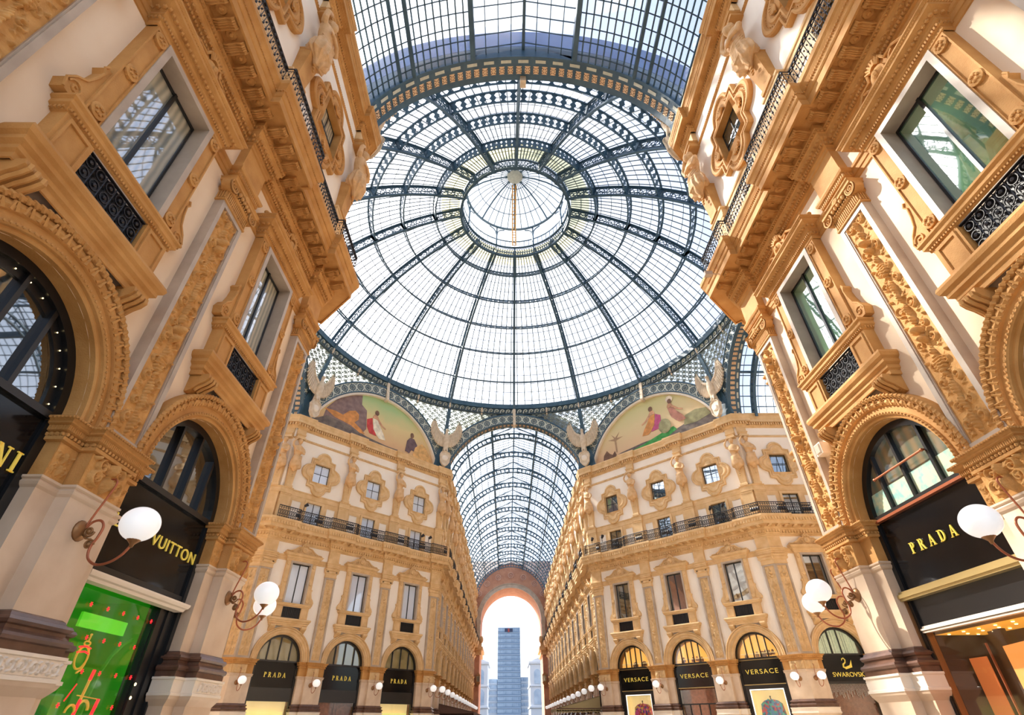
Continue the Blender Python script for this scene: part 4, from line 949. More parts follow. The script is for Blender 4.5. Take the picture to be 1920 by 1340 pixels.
for i,u in enumerate(DB):
    kd=('win','door','win')[2-i] if True else ''
    lab=['rightmost','middle','leftmost'][::-1][i]
    ex=[M1('lunette_interior',halfdisc(1.45,5.0,.98,1.0),LIT),M1('interior_shelf',MB().box(-1.2,1.2,.6,.95,5.32,5.36).box(-.9,-.86,.7,.95,5.36,6.2).box(.5,.54,.7,.95,5.36,6.1),CREAMI),M1('shelf_goods',gear(6+i,i),BAGS),
        M1('gold_edge',MB().box(-1.37,1.37,.43,.45,4.96,4.99).box(-1.37,1.37,.43,.45,3.58,3.62),GLM)]
    if i!=1:
        ex+=[M1('light_frame',MB().box(-1.1,1.1,.48,.52,3.30,3.36).box(-1.1,-1.04,.48,.52,0,3.3).box(1.04,1.1,.48,.52,0,3.3),WHT),M1('display_back',MB().box(-1.1,1.1,1.0,1.05,0,3.3).box(-1.1,-1.05,.55,1.0,0,3.3).box(1.05,1.1,.55,1.0,0,3.3),CREAMI),
             M1('black_surround',MB().box(-1.37,-1.1,.46,.6,0,3.58).box(1.1,1.37,.46,.6,0,3.58).box(-1.1,1.1,.46,.6,3.36,3.58),BLF),M1('display_glass',MB().box(-1.1,1.1,.50,.505,0,3.3),GSH)]
    else: ex+=[M1('wood_interior',MB().box(-1.37,1.37,.85,.9,0,3.6),WOOD),M1('door_rails',MB().box(-1.37,1.37,.46,.54,2.62,2.70).box(-.03,.03,.46,.54,0,2.7).box(.66,.72,.46,.54,0,2.7).box(-.72,-.66,.46,.54,0,2.7),BLF),M1('display_glass',MB().box(-1.37,1.37,.50,.505,0,3.5),GSH)]
    lb=['black shop arch with a lit fanlight nearest the right wall of the far arcade','black shop arch with glazed doors, middle of the three with lit fanlights','black shop arch with a blue-green shirt on show beside the double pilaster'][i]
    shopfront(fC,u,0,'lit',(-.7,-.23,.23,.7),(VS,0,4.18),ex,lb)
    if i!=1:
        a,b,c=shirt(0,0,0); mm=SH1 if i==2 else SH2
        build('mannequin_shirt',[M1('printed_shirt',a,mm),M1('collar',b,mm),M1('stand_neck',c,BLF)],fC.at(u+(0 if i==2 else .1),.78,1.62),fC.a,
            label='blue and green printed shirt on a stand in the lit window' if i==2 else 'red and gold printed shirt on a stand in the window by the far arcade',cat='shirt')
# ---- right cross arcade first bay
sw=MB(); sw.tube([(.02,-.03,.05),(-.13,-.03,.12),(-.1,-.03,.26),(.05,-.03,.36),(.1,-.03,.5),(.02,-.03,.6),(-.08,-.03,.56),(-.12,-.03,.46)],[.04,.05,.05,.035,.03,.03,.03,.012],6)
swb=MB().prism([(.0,0),(.42,.1),(.48,.5),(.3,.22),(.05,.14),(-.12,.12)],-.02,0)
ex=[M1('strip_curtain',sum([],[]) or (lambda m:[m.box(-1.3+i*.13,-1.3+i*.13+(.05+.05*random.random()),.6+.1*random.random(),.75,5.12,5.1+math.sqrt(1.38**2-(-1.3+i*.13)**2)) for i in range(20)] and m)(MB()),CURT),
    M1('lunette_back',halfdisc(1.45,5.0,.98,1.0),DARKI),
    M1('crystal_fringe',(lambda m:[m.box(-1.3+i*.09,-1.27+i*.09,.5,.53,3.2-random.random()*.5,3.5) for i in range(29)] and m)(MB()),FRG),
    M1('header_board',MB().box(-1.37,1.37,.44,.6,3.5,3.62),BLF),M1('display_back',MB().box(-1.37,1.37,.9,.95,0,3.5),WOOD),M1('display_glass',MB().box(-1.37,1.37,.55,.555,0,3.5),GSH)]
shopfront(fCR,.45+PA/2,0,'strip',(-.5,.1),(font_letters('SWAROVSKI',.25,1.0,sx=1.08),.1,3.86,('swan_emblem',(lambda a:(a.merge(swb),a)[1])(sw).mesh('swan_emblem',GLD),(.0,.44,4.25))),ex,'black shop arch with a gold swan emblem and pale strip curtain')
# ================================================================ repeated bays
wn=[0]
def window(f,u,lod,glass,label=None,group=None):
    wn[0]+=1; o=build('window_%d'%wn[0],window_parts(lod,glass),f.at(u,0,0),f.a,kind='structure'); return o
def small_window(f,u,lod,glass):
    wn[0]+=1; return build('window_%d'%wn[0],small_window_parts(lod,glass),f.at(u,0,0),f.a,kind='structure')
dn=[0]
def balcony_door(f,u,lod,glass):
    dn[0]+=1; return build('door_%d'%dn[0],door_parts(lod,glass),f.at(u,0,0),f.a,kind='structure')
def attic_block(): 
    if 'ab' not in REL:
        m=MB(); sweep(m,[(-.42,WY),(-.42,0),(.42,0),(.42,WY)],[(0,13.6),(.03,13.62),(.03,13.8),(0,13.84),(0,15.5),(.03,15.54),(.03,15.6),(0,15.62),(0,16.1)]); REL['ab']=m.mesh('attic_pedestal',OCF)
    return REL['ab']
def frieze_block():
    if 'fb' not in REL: REL['fb']=MB().box(-.36,.36,.0,WY,20.42,20.92).mesh('frieze_block',OCF)
    return REL['fb']
def herm(f,u,lod,label,group=None,dy=0):
    o=build('herm_statue',herm_parts(lod)+[('attic_pedestal',attic_block()),('frieze_block',frieze_block())],f.at(u,dy,0),f.a,label=label,cat='statue',group=group); return o
ORD3=['first','second','third']
ORN=['first','second','third','fourth','fifth','sixth','seventh','eighth','ninth','tenth','eleventh','twelfth','thirteenth']
# near walls
for f,side,us,g1,g2 in ((fA,'left',[uB,uA,uZ],WCUR,WCUR),(fD,'right',[.45+PA/2,.45+PA*1.5,.45+PA*2.5],WGRN,WGRN)):
    for i,u in enumerate(us):
        if i==2: continue
        window(f,u,1,[g1,g2][i>0]); small_window(f,u,1,WDRK if side=='right' else WCUR); balcony_door(f,u,1,WDRK)
    rz=f.a
    if side=='left': cs=[f.L-.45-PA,f.L-.45-2*PA,f.L-.45-3*PA]
    else: cs=[.45+PA,.45+2*PA,.45+3*PA]
    SD=PA/2-1.5-HW
    for i,c in enumerate(cs[:2]):
        pilaster('pilaster',1,SD,f.at(c),f.a,label=['carved ochre and marble pilaster between the first two shop arches of the near %s wall','carved ochre pilaster cut off at the top %s edge of the picture'][i]%side,cat='pilaster')
        herm(f,c,1,['draped herm statue over the first pilaster from the corner, near %s balcony','draped herm statue nearest the top edge on the near %s side'][i]%side)
    herm(f,f.L-.45 if side=='left' else .45,1,'draped herm statue at the end of the near %s balcony, against the dome'%side)
SD=PA/2-1.5-HW; SDD=2.4-1.5-HW
# corner piers: origin is the octagon corner, frame of the facade that arrives there
corner_pilaster(1,SD+.0,SDD,(*fA.w(fA.L),0),fA.a,label='corner pilaster at the end of the near left wall, carved with foliage',cat='pilaster')
def endcorner(f,lod,label,sa,sb): return corner_pilaster(lod,sa,sb,(*f.w(f.L),0),f.a,label=label,cat='pilaster')
endcorner(CH['D'][1],1,'corner pilaster at the end of the near right wall, carved with foliage',SDD,SD)
endcorner(CH['B'][1],0,'corner pilaster where the left diagonal wall meets the far arcade',SDD,SD)
endcorner(CH['C'][0],0,'corner pilaster where the right diagonal wall meets the far arcade',SD,SDD)
endcorner(CH['C'][1],0,'double corner pilaster between the lit fanlights and the swan sign shop',SDD,SD)
endcorner(CH['B'][0],0,'double corner pilaster left of the three small shop arches, behind the globe lamps',SD,SDD)
NM={fB:('left','PR'),fC:('right','')}
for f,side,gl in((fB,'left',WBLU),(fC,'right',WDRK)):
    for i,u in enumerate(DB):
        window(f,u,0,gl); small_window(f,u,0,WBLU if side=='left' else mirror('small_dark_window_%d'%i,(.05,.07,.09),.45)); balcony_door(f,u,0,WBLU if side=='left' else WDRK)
    for i,c in enumerate(DC[1:3]):
        nearer=(i==1) if side=='left' else (i==0)
        pilaster('pilaster',0,SDD,f.at(c),f.a,label='%s of the two slim pilasters between the shop arches of the %s diagonal wall'%(('right one' if i==1 else 'left one') ,side),cat='pilaster')
        herm(f,c,0,'small herm statue above the %s slim pilaster of the %s diagonal wall'%('right' if i==1 else 'left',side))
for f,u,l in((fB,LD-.5,'herm statue on the corner of the left diagonal wall by the far vault'),(fB,.5,'herm statue of the corner pair at the outer end of the left diagonal wall'),(fC,.5,'herm statue on the corner of the right diagonal wall by the far vault'),(fC,LD-.5,'left one of the corner pair of herm statues, outer end of the right diagonal wall'),
    (fCR,.5,'right one of the corner pair of herm statues, turned to the right cross arcade'),(fCL,fCL.L-.5,'herm statue of the corner pair turned to the left cross arcade'),(fFL,.5,'herm statue at the first corner inside the far arcade on the left'),(fFR,fFR.L-.5,'herm statue at the first corner inside the far arcade on the right')):
    herm(f,u,0,l)
# right cross arcade, two bays; left cross arcade one bay
for k in range(2):
    u=.45+PA*(k+.5); window(fCR,u,0,WDRK); small_window(fCR,u,0,WDRK); balcony_door(fCR,u,0,WDRK)
    pilaster('pilaster',0,SD,fCR.at(.45+PA*(k+1)),fCR.a,label='pilaster of the right cross arcade, %s from the corner'%ORD3[k],cat='pilaster')
    if k==0: herm(fCR,.45+PA,0,'herm statue over the first pilaster of the right cross arcade')
shopfront(fCR,.45+PA*1.5,0,'dim',(-.5,.5),None,[M1('door_panel',MB().box(-1.37,1.37,.5,.6,0,3.6),BLF)],'plain dark shop arch, second in the right cross arcade')
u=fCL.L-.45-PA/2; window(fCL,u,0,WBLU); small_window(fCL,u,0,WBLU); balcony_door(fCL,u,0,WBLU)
shopfront(fCL,u,0,'dim',(-.5,.5),None,[M1('door_panel',MB().box(-1.37,1.37,.5,.6,0,3.6),BLF)],'plain dark shop arch, first in the left cross arcade')
for k in range(2): pilaster('pilaster',0,SD,fCL.at(fCL.L-.45-PA*(k+1)),fCL.a,label='pilaster of the left cross arcade, %s from the corner'%ORD3[k],cat='pilaster')
# far arcade: thirteen bays each side
DP=MB().box(-1.37,1.37,.5,.6,0,3.6).mesh('door_panel',BLF)
for f,side in((fFL,'left'),(fFR,'right')):
    for k in range(NF):
        u=.45+PA*(k+.5); u=u if side=='left' else f.L-u
        if k<NF:
            shopfront(f,u,0,'dim',(0,),None,[('door_panel',DP)],'%s dark shop arch from the near end, %s wall of the far arcade'%(ORN[k],side),'shop arches along the %s wall of the far arcade'%side)
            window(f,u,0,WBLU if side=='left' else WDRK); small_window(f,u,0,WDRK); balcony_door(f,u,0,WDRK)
        c=.45+PA*(k+1); c=c if side=='left' else f.L-c
        if k<NF-1:
            pilaster('pilaster',0,SD,f.at(c),f.a,label='%s pilaster from the near end, %s wall of the far arcade'%(ORN[k],side),cat='pilaster',group='pilasters along the %s wall of the far arcade'%side)
            herm(f,c,0,'%s herm statue after the corner, high on the %s wall of the far arcade'%(ORN[k],side),'herm statues along the %s wall of the far arcade'%side)
# ================================================================ lamps
lamp(1,fA.at(fA.L-.45-PA),fA.a,label='large opal globe lamp on a copper scroll bracket, near left pier',cat='wall lamp')
lamp(1,fA.at(fA.L-.45),fA.a,label='upper of the two overlapping globe lamps on the near left corner pier',cat='wall lamp')
lamp(1,CH['A'][1].at(.45),CH['A'][1].a,label='lower of the two overlapping globe lamps on the near left corner pier',cat='wall lamp')
lamp(1,fD.at(.45+PA),fD.a,label='large opal globe lamp on a copper bracket at the right edge of the picture',cat='wall lamp')
lamp(1,fD.at(.45),fD.a,label='upper of the two overlapping globe lamps on the near right corner pier',cat='wall lamp')
lamp(1,CH['D'][1].at(LD-.45),CH['D'][1].a,label='lower of the two overlapping globe lamps on the near right corner pier',cat='wall lamp')
lamp(0,fB.at(.5),fB.a,label='small globe lamp left of the three gold-lettered shop arches',cat='wall lamp')
lamp(0,fB.at(DC[1]),fB.a,label='small globe lamp between the left and middle arches of the left diagonal wall',cat='wall lamp')
lamp(0,fB.at(DC[2]),fB.a,label='small globe lamp between the middle and right arches of the left diagonal wall',cat='wall lamp')
lamp(0,fB.at(LD-.45),fB.a,label='small globe lamp on the left corner of the far arcade',cat='wall lamp')
lamp(0,fC.at(.45),fC.a,label='small globe lamp on the right corner of the far arcade',cat='wall lamp')
lamp(0,fC.at(DC[1]),fC.a,label='small globe lamp between the left and middle arches with lit fanlights',cat='wall lamp')
lamp(0,fC.at(DC[2]),fC.a,label='small globe lamp between the middle and right arches with lit fanlights',cat='wall lamp')
lamp(0,fC.at(LD-.5),fC.a,label='left one of the two small globe lamps left of the swan sign',cat='wall lamp')
lamp(0,fCR.at(.45),fCR.a,label='right one of the two small globe lamps, just left of the swan sign',cat='wall lamp')
for f,side in((fFL,'left'),(fFR,'right')):
    for k in range(NF):
        c=.45+PA*k; c=c if side=='left' else f.L-c
        lamp(0,f.at(c),f.a,label='%s globe lamp from the near end, %s side of the far arcade'%(ORN[k],side),cat='wall lamp',group='globe lamps along the %s side of the far arcade'%side)
# ================================================================ glass dome
R0=19.8; ZC=19.4; RG=20.95; ALP=[28.5,36.45,45.15,53.05,61.0,69.3,76.05]
def sp(al,ph,R): a=math.radians(al); p=math.radians(ph); return (R*math.cos(a)*math.sin(p),R*math.cos(a)*math.cos(p),ZC+R*math.sin(a))
def thick(mb,al,R,w,h,ph0,ph1,n):   # ring segment, w along meridian, h radial
    R_=[]
    for i in range(n+1):
        ph=ph0+(ph1-ph0)*i/n; d=math.degrees(w/2/R); R_.append([sp(al-d,ph,R),sp(al+d,ph,R),sp(al+d,ph,R+h),sp(al-d,ph,R+h)])
    mb.loft(R_)
dome=obj('ceiling',None); dome['kind']='structure'
rib=MB(); N=40
al=[28.3+(76.2-28.3)*i/N for i in range(N+1)]
for Ra,Rb,wd in((R0,R0+.06,.10),(R0+.99,R0+1.08,.11)):
    rib.loft([[(-wd,*sp(a,0,Ra)[1:]),(wd,*sp(a,0,Ra)[1:]),(wd,*sp(a,0,Rb)[1:]),(-wd,*sp(a,0,Rb)[1:])] for a in al])
for Ra,Rb in((R0+.06,R0+.2),(R0+.88,R0+1.0)):
    rib.loft([[(-.04,*sp(a,0,Ra)[1:]),(.04,*sp(a,0,Ra)[1:]),(.04,*sp(a,0,Rb)[1:]),(-.04,*sp(a,0,Rb)[1:])] for a in al])
for i in range(6):
    a0,a1=ALP[i],ALP[i+1]
    for a in(a0,a1): rib.loft([[(-.05,*sp(a+s,0,R)[1:]),(.05,*sp(a+s,0,R)[1:])] [::1]+[(.05,*sp(a+s,0,R+.85)[1:]),(-.05,*sp(a+s,0,R+.85)[1:])] for s in(-.5,.5) for R in(R0+.1,)])
    k=3
    for j in range(k):
        am=a0+.7+(a1-a0-1.4)*(j+.5)/k; c=sp(am,0,R0+.54); 
        r=MB(); 
        for rr,tk,ph in((.33,.036,0),(.15,.036,1)):
            for s in((0,) if ph==0 else (-1,1)):
                cy=s*.17; r.tube([(0,cy+rr*math.cos(t),rr*math.sin(t)) for t in np.linspace(0,2*PI,11)],tk,4,False)
        r.tube([(0,-.42,-.34),(0,-.3,-.1),(0,-.42,.34)],.035,4); r.tube([(0,.42,-.34),(0,.3,-.1),(0,.42,.34)],.035,4)
        ar=math.radians(am); M=Matrix.Translation(c)@Matrix.Rotation(ar+PI/2 ,4,'X'); rib.merge(r,M)
ribm=rib.mesh('rib',IRN)
def ringseg(al,half):
    m=MB(); thick(m,al,R0+.22,.12,.09,-half,half,10); thick(m,al,R0+.95,.14,.1,-half,half,10)
    n=7
    for j in range(n):
        ph=-half+2*half*(j+.5)/n; rr=(R0+.3)*math.cos(math.radians(al)); wd=math.degrees(min(.14,.02*rr)/rr); w2=math.degrees(min(.26,.035*rr)/rr)
        for Ra,Rb,wa,wb in((R0+.28,R0+.42,w2,wd*.6),(R0+.42,R0+.6,wd*.6,w2*.9),(R0+.6,R0+.78,w2*.9,wd*.6),(R0+.78,R0+.97,wd*.6,w2)):
            R_=[]
            for dal in(-.07,.07): R_.append([sp(al+dal,ph-wa,Ra),sp(al+dal,ph+wa,Ra),sp(al+dal,ph+wb,Rb),sp(al+dal,ph-wb,Rb)])
            m.loft(R_)
    return m.mesh('purlin_ring',IRN)
rings=[ringseg(a,11.25) for a in ALP[1:-1]]
gp=MB(); bars=MB(); NA,NP=24,8
for i in range(NA+1):
    a=28.4+(76.2-28.4)*i/NA
    for j in range(NP+1): gp.v.append(sp(a,-11.25+22.5*j/NP,RG))
for i in range(NA):
    for j in range(NP): k=i*(NP+1)+j; gp.f.append((k,k+1,k+NP+2,k+NP+1))
for j in range(9):
    ph=-11.25+22.5*(j+.5)/9; 
    bars.loft([[(p[0]-.045*math.cos(math.radians(ph)),p[1]+.045*math.sin(math.radians(ph)),p[2]),(p[0]+.045*math.cos(math.radians(ph)),p[1]-.045*math.sin(math.radians(ph)),p[2]),q] for a in np.linspace(28.4,76,22) for p,q in((sp(a,ph,RG-.03),sp(a,ph,RG-.09)),)])
for i in range(1,19):
    a=28.4+(76-28.4)*i/19
    bars.loft([[sp(a-.08,-11.25+22.5*j/8,RG-.02),sp(a+.08,-11.25+22.5*j/8,RG-.02),sp(a,-11.25+22.5*j/8,RG-.045)] for j in range(9)])
gc=MB()
for i in range(5):
    for j in range(9): gc.v.append(sp(71.5+4.6*i/4,-11.25+22.5*j/8,RG+.05))
for i in range(4):
    for j in range(8): k=i*9+j; gc.f.append((k,k+1,k+10,k+9))
gcm=gc.mesh('yellowed_glass',GYE)
gpm=gp.mesh('glass_sector',GDM); barm=bars.mesh('glazing_bars',BAR)
for s in range(16):
    rz=-math.radians(22.5*s)
    obj('rib',ribm,dome,(0,0,0),rz)
    rz2=rz-math.radians(11.25)
    g=obj('glass_sector',gpm,dome,(0,0,0),rz2); obj('glazing_bars',barm,dome,(0,0,0),rz2); obj('yellowed_glass',gcm,dome,(0,0,0),rz2)
    for r in rings: obj('purlin_ring',r,dome,(0,0,0),rz2)
br=MB().lathe([(17.42,28.85),(17.55,28.82),(17.95,28.82),(18.0,29.2),(17.5,29.22),(17.42,29.16)],(0,0,0),96)
br=MB(); 
def lring(mb,prof,n=96): mb.loft([[(r*math.cos(2*PI*i/n),r*math.sin(2*PI*i/n),z) for i in range(n)] for r,z in prof+[prof[0]]],cap=False)
lring(br,[(17.40,28.85),(18.3,28.82),(18.4,29.45),(17.40,29.35)]); obj('base_ring',br.mesh('base_ring',IRN),dome)
fz=MB(); lring(fz,[(17.62,28.2),(17.75,28.2),(17.75,28.84),(17.58,28.84)]); lring(fz,[(17.5,28.24),(17.62,28.24),(17.62,28.3),(17.5,28.3)])
fzo=obj('scroll_frieze',fz.mesh('scroll_frieze',BAR),dome)
sc1=MB(); nsp=180
for i in range(nsp):
    a=2*PI*i/nsp; pts=[]
    for t in np.linspace(0,.9,10):
        q=t*2.6*PI; rr=.22*(1-t); u=rr*math.cos(q); v=rr*math.sin(q); pts.append((17.52*math.cos(a+u/17.5),17.52*math.sin(a+u/17.5),28.58+v))
    pts=[(17.52*math.cos(a+.25/17.5),17.52*math.sin(a+.25/17.5),28.36)]+pts; sc1.tube(pts,.05,3,False)
obj('pale_scrolls',sc1.mesh('pale_scrolls',FRZ),dome)
# oculus drum
oc=MB()
for z,w_,h in((38.6,.22,.16),(39.85,.16,.12)): lring(oc,[(4.77,z),(4.77+w_,z),(4.77+w_,z+h),(4.77,z+h)],64)
lring(oc,[(4.80,39.16),(4.84,39.16),(4.84,39.22),(4.80,39.22)],64)
for i in range(32):
    a=2*PI*i/32; 
    if i%2==0: oc.tube([(4.84*math.cos(a),4.84*math.sin(a),38.6),(4.84*math.cos(a),4.84*math.sin(a),39.9)],.07,4)
for i in range(128):
    a=2*PI*(i+.5)/128; zc=39.0 if i%2 else 39.45
    for z0 in(38.98,39.5): oc.tube([(4.82*math.cos(a+.17*math.cos(t)/4.8),4.82*math.sin(a+.17*math.cos(t)/4.8),z0+.17*math.sin(t)) for t in np.linspace(0,2*PI,8)],.032,3,False)
obj('oculus_drum',oc.mesh('oculus_drum',IRN),dome)
ln=MB()
for i in range(8):
    a=2*PI*(i+.5)/8; c,s=math.cos(a),math.sin(a); ln.tube([(4.75*c,4.75*s,39.9),(4.7*c,4.7*s,42.3)],.10,5)
    for d in(-1,1):
        ln.tube([(4.7*math.cos(a+d*t/4.7),4.7*math.sin(a+d*t/4.7),42.25-h) for t,h in((.05,.9),(.12,.5),(.35,.2),(.8,.05))],.06,4)
for i in range(64):
    a=2*PI*i/64; ln.tube([(4.8*math.cos(a),4.8*math.sin(a),39.9),(4.8*math.cos(a),4.8*math.sin(a),40.8)],.03,3)
lring(ln,[(4.8,40.75),(4.88,40.75),(4.88,40.84),(4.8,40.84)],48); lring(ln,[(4.5,42.25),(4.68,42.25),(4.68,42.4),(4.5,42.4)],48)
cup=[(4.5,42.4),(3.9,43.0),(3.0,43.7),(1.9,44.25),(.7,44.55),(.2,44.6)]
for i in range(40):
    a=2*PI*i/40; ln.tube([(r*math.cos(a),r*math.sin(a),z) for r,z in cup],.09 if i%5==0 else .045,4)
for r,z in((3.5,43.32),(2.3,44.08),(1.3,44.42)): lring(ln,[(r,z),(r+.06,z),(r+.06,z+.07),(r,z+.07)],40)
obj('lantern_frame',ln.mesh('lantern_frame',IRL),dome)
hb=MB().lathe([(0,44.35),(.45,44.38),(.75,44.5),(.8,44.62),(0,44.65)],(0,0,0),24); obj('lantern_hub',hb.mesh('lantern_hub',FRZ),dome)
lg=MB(); lg.loft([[(r*math.cos(2*PI*i/40),r*math.sin(2*PI*i/40),z) for i in range(40)] for r,z in[(4.85,39.95),(4.75,42.45)]+[(r+.08,z+.06) for r,z in cup]],cap=False); obj('lantern_glass',lg.mesh('lantern_glass',GDM),dome)
ld=MB(); P0,P1=(0,4.55,40.0),(0,.75,44.2)
mid_=[(0,4.55,39.95),(0,4.35,42.35),(0,3.75,42.95),(0,2.9,43.6),(0,1.8,44.15),(0,.8,44.4)]
for sx in(-.22,.1): ld.tube([(p[0]+sx,p[1],p[2]) for p in mid_],.06,4)
cum=[]; 
for a,b in zip(mid_[:-1],mid_[1:]):
    L=math.dist(a,b); k=max(1,int(L/.32))
    for i in range(k): t=i/k; ld.tube([(-.26,a[1]+(b[1]-a[1])*t,a[2]+(b[2]-a[2])*t),(.16,a[1]+(b[1]-a[1])*t,a[2]+(b[2]-a[2])*t)],.045,4)
LAD=mat('orange_painted_metal',(.7,.34,.05),.5)
o=obj('ladder',ld.mesh('ladder',LAD)); setp(o,'orange ladder up the inside of the dome lantern','ladder')
# ================================================================ arches, lunettes, pendentives
ZA=20.15
def arm_loc(th,y=0): return (math.sin(th)*(YC+y),math.cos(th)*(YC+y),0)
A1=math.asin(1.75/7.5)
def ros(mb,cx,y,cz,R,n=8):
    mb.tube([(cx+R*math.cos(t),y,cz+R*math.sin(t)) for t in np.linspace(0,2*PI,13)],R*.16,4,False)
    for i in range(n): a=2*PI*i/n; mb.tube([(cx+R*.2*math.cos(a),y,cz+R*.2*math.sin(a)),(cx+R*.75*math.cos(a),y,cz+R*.75*math.sin(a))],[R*.16,R*.1],4)
ab=MB(); ab.band(0,ZA,7.05,7.95,-.02,.12,A1,PI-A1,48); am_=ab.mesh('arch_band',FRZ)
rl=MB(); rl.band(0,ZA,7.93,8.05,-.10,.14,A1,PI-A1,48); rl.band(0,ZA,6.98,7.07,-.10,.14,A1,PI-A1,48); arl=rl.mesh('iron_edge',IRN)
an=MB(); nn=24
for i in range(nn):
    a=A1+(PI-2*A1)*(i+.5)/nn; ros(an,7.5*math.cos(a),-.03,ZA+7.5*math.sin(a),.27)
    a2=A1+(PI-2*A1)*(i)/nn
    for q in(7.22,7.78): an.sphere((q*math.cos(a2),-.03,ZA+q*math.sin(a2)),.07,5,4)
    for q in(7.15,7.85):
        for s in(-.3,0,.3): a3=a+s*.12; an.sphere((q*math.cos(a3),-.03,ZA+q*math.sin(a3)),.045,5,4)
anm=an.mesh('rosettes',IRN)
sf=MB(); sf.arc([(6.98,.14),(6.98,.98),(8.0,.98)],0,ZA,A1*.9,PI-A1*.9,48); sfm=sf.mesh('iron_soffit',IRN)
tl=MB(); nt_=46
for i in range(nt_):
    a=A1*.9+(PI-1.8*A1)*(i+.5)/nt_; d=.0185
    for y0,y1 in((.20,.56),):
        r=6.96; tl.loft([[(r*math.cos(q),y0,ZA+r*math.sin(q)),(r*math.cos(q),y1,ZA+r*math.sin(q))] for q in(a-d,a-d/2,a,a+d/2,a+d)],closed=False,cap=False)
tlm=tl.mesh('tile_row',ORT); t2=MB()
for i in range(nt_):
    a=A1*.9+(PI-1.8*A1)*(i+.5)/nt_; r=6.93
    for k in range(6):
        q=2*PI*k/6; x=.09*math.cos(q); y=.09*math.sin(q); t2.sphere(((r)*math.cos(a+x/7),.38+y,ZA+r*math.sin(a+x/7)),.028,4,3)
    for x,y in((.11,.12),(.11,-.12),(-.11,.12),(-.11,-.12)): t2.sphere((r*math.cos(a+x/7),.38+y,ZA+r*math.sin(a+x/7)),.03,4,3)
t2m=t2.mesh('tile_pattern',RED); wr=MB()
for i in range(23):
    a=A1*.9+(PI-1.8*A1)*(i+.5)/23; d=.035; r=6.955; wr.loft([[(r*math.cos(q),y,ZA+r*math.sin(q)) for y in(.70,.84)] for q in(a-d,a,a+d)],closed=False,cap=False)
wrm=wr.mesh('pale_plates',FRZ)
kb=MB(); kb.loft([[(-.14,y0,z),(.14,y0,z),(.14,y1,z),(-.14,y1,z)] for z,y0,y1 in((28.8,-.10,.1),(28.3,-.12,.1),(27.6,-.22,.1),(27.2,-.3,.1),(26.9,-.36,.1),(26.75,-.3,.1),(26.7,-.1,.1))])
kbm=kb.mesh('keystone_bracket',STW)
PAINT1=[]; 
def painted(name,grad,figs):
    m=bpy.data.materials.new(name); m.use_nodes=True; n=m.node_tree; b=n.nodes['Principled BSDF']; b.inputs['Roughness'].default_value=.8
    tc=n.nodes.new('ShaderNodeTexCoord'); sx=n.nodes.new('ShaderNodeSeparateXYZ'); mr=n.nodes.new('ShaderNodeMapRange'); mr.inputs['From Min'].default_value=21.8; mr.inputs['From Max'].default_value=27.1
    nz=n.nodes.new('ShaderNodeTexNoise'); nz.inputs['Scale'].default_value=.8; mx=n.nodes.new('ShaderNodeMath'); mx.operation='MULTIPLY_ADD'; mx.inputs[1].default_value=.25
    r=n.nodes.new('ShaderNodeValToRGB'); r.color_ramp.elements[0].color=(*grad[0],1); r.color_ramp.elements[1].color=(*grad[-1],1)
    for i,g in enumerate(grad[1:-1]): e=r.color_ramp.elements.new((i+1)/(len(grad)-1)); e.color=(*g,1)
    n.links.new(tc.outputs['Object'],sx.inputs[0]); n.links.new(sx.outputs['Z'],mr.inputs['Value']); n.links.new(tc.outputs['Object'],nz.inputs['Vector'])
    n.links.new(nz.outputs['Fac'],mx.inputs[0]); n.links.new(mr.outputs[0],mx.inputs[2]); n.links.new(mx.outputs[0],r.inputs['Fac']); n.links.new(r.outputs[0],b.inputs['Base Color']); return m
PC={}
def pcol(n,c,c2=None):
    if n not in PC: PC[n]=mat('paint_'+n,c,.85,c2 or tuple(min(1,x*1.5) for x in c),2.5)
    return PC[n]
def segdisc(r,y,n=40):
    a=math.asin((21.8-ZA)/r); return [(r*math.cos(a+(PI-2*a)*i/n),ZA+r*math.sin(a+(PI-2*a)*i/n)) for i in range(n+1)]
def blobpoly(pts,y): return MB().prism(pts,y-.01,y)
def body(cx,cz,s,flip=1):   # seated robed figure, painted flat
    f=lambda P:[(cx+flip*x*s,cz+z*s) for x,z in P][::flip]
    return (f([(-.25,1.1),(.05,1.15),(.2,.95),(.7,.6),(1.1,.45),(1.15,.55),(.75,.75),(.3,1.2),(.1,1.5),(-.2,1.5),(-.35,1.2)]),   # torso and arm
            f([(.0,1.55)]+[(.02+.22*math.cos(t),1.72+.26*math.sin(t)) for t in np.linspace(-PI/2,PI*1.4,10)]),
            f([(-.3,1.1),(.2,1.05),(.55,.5),(.95,.0),(1.25,-.55),(.6,-.6),(.3,-.35),(-.1,.1)]),
            f([(-.35,1.1),(-.25,.6),(.0,.05),(.3,-.45),(-.4,-.4),(-.75,.1),(-.85,.8),(-.6,.95)]))
def lunette(th,name,items,grad,label):
    P=[]; ps=segdisc(6.85,0)
    P.append(('painting_ground',MB().prism(ps,.30,.34).mesh('painting_ground',painted(name,grad,None))))
    P.append(('marble_edge',MB().band(0,ZA,6.8,7.0,.0,.34,math.asin(1.7/6.9),PI-math.asin(1.7/6.9),40).mesh('marble_edge',MRL)))
    for i,(nm,pts,c) in enumerate(items): P.append((nm,blobpoly(pts,.295-.004*i).mesh(nm,c)))
    return build('painted_lunette',P,arm_loc(th),-th,label=label,cat='painting')
def lump(cx,cz,rx,rz,n=12,j=.12,seed=0):
    r=random.Random(seed); return [(cx+rx*(1+r.uniform(-j,j))*math.cos(2*PI*i/n),cz+rz*(1+r.uniform(-j,j))*math.sin(2*PI*i/n)) for i in range(n)]
t_,h_,d_,c_=body(-.55,23.55,1.05)
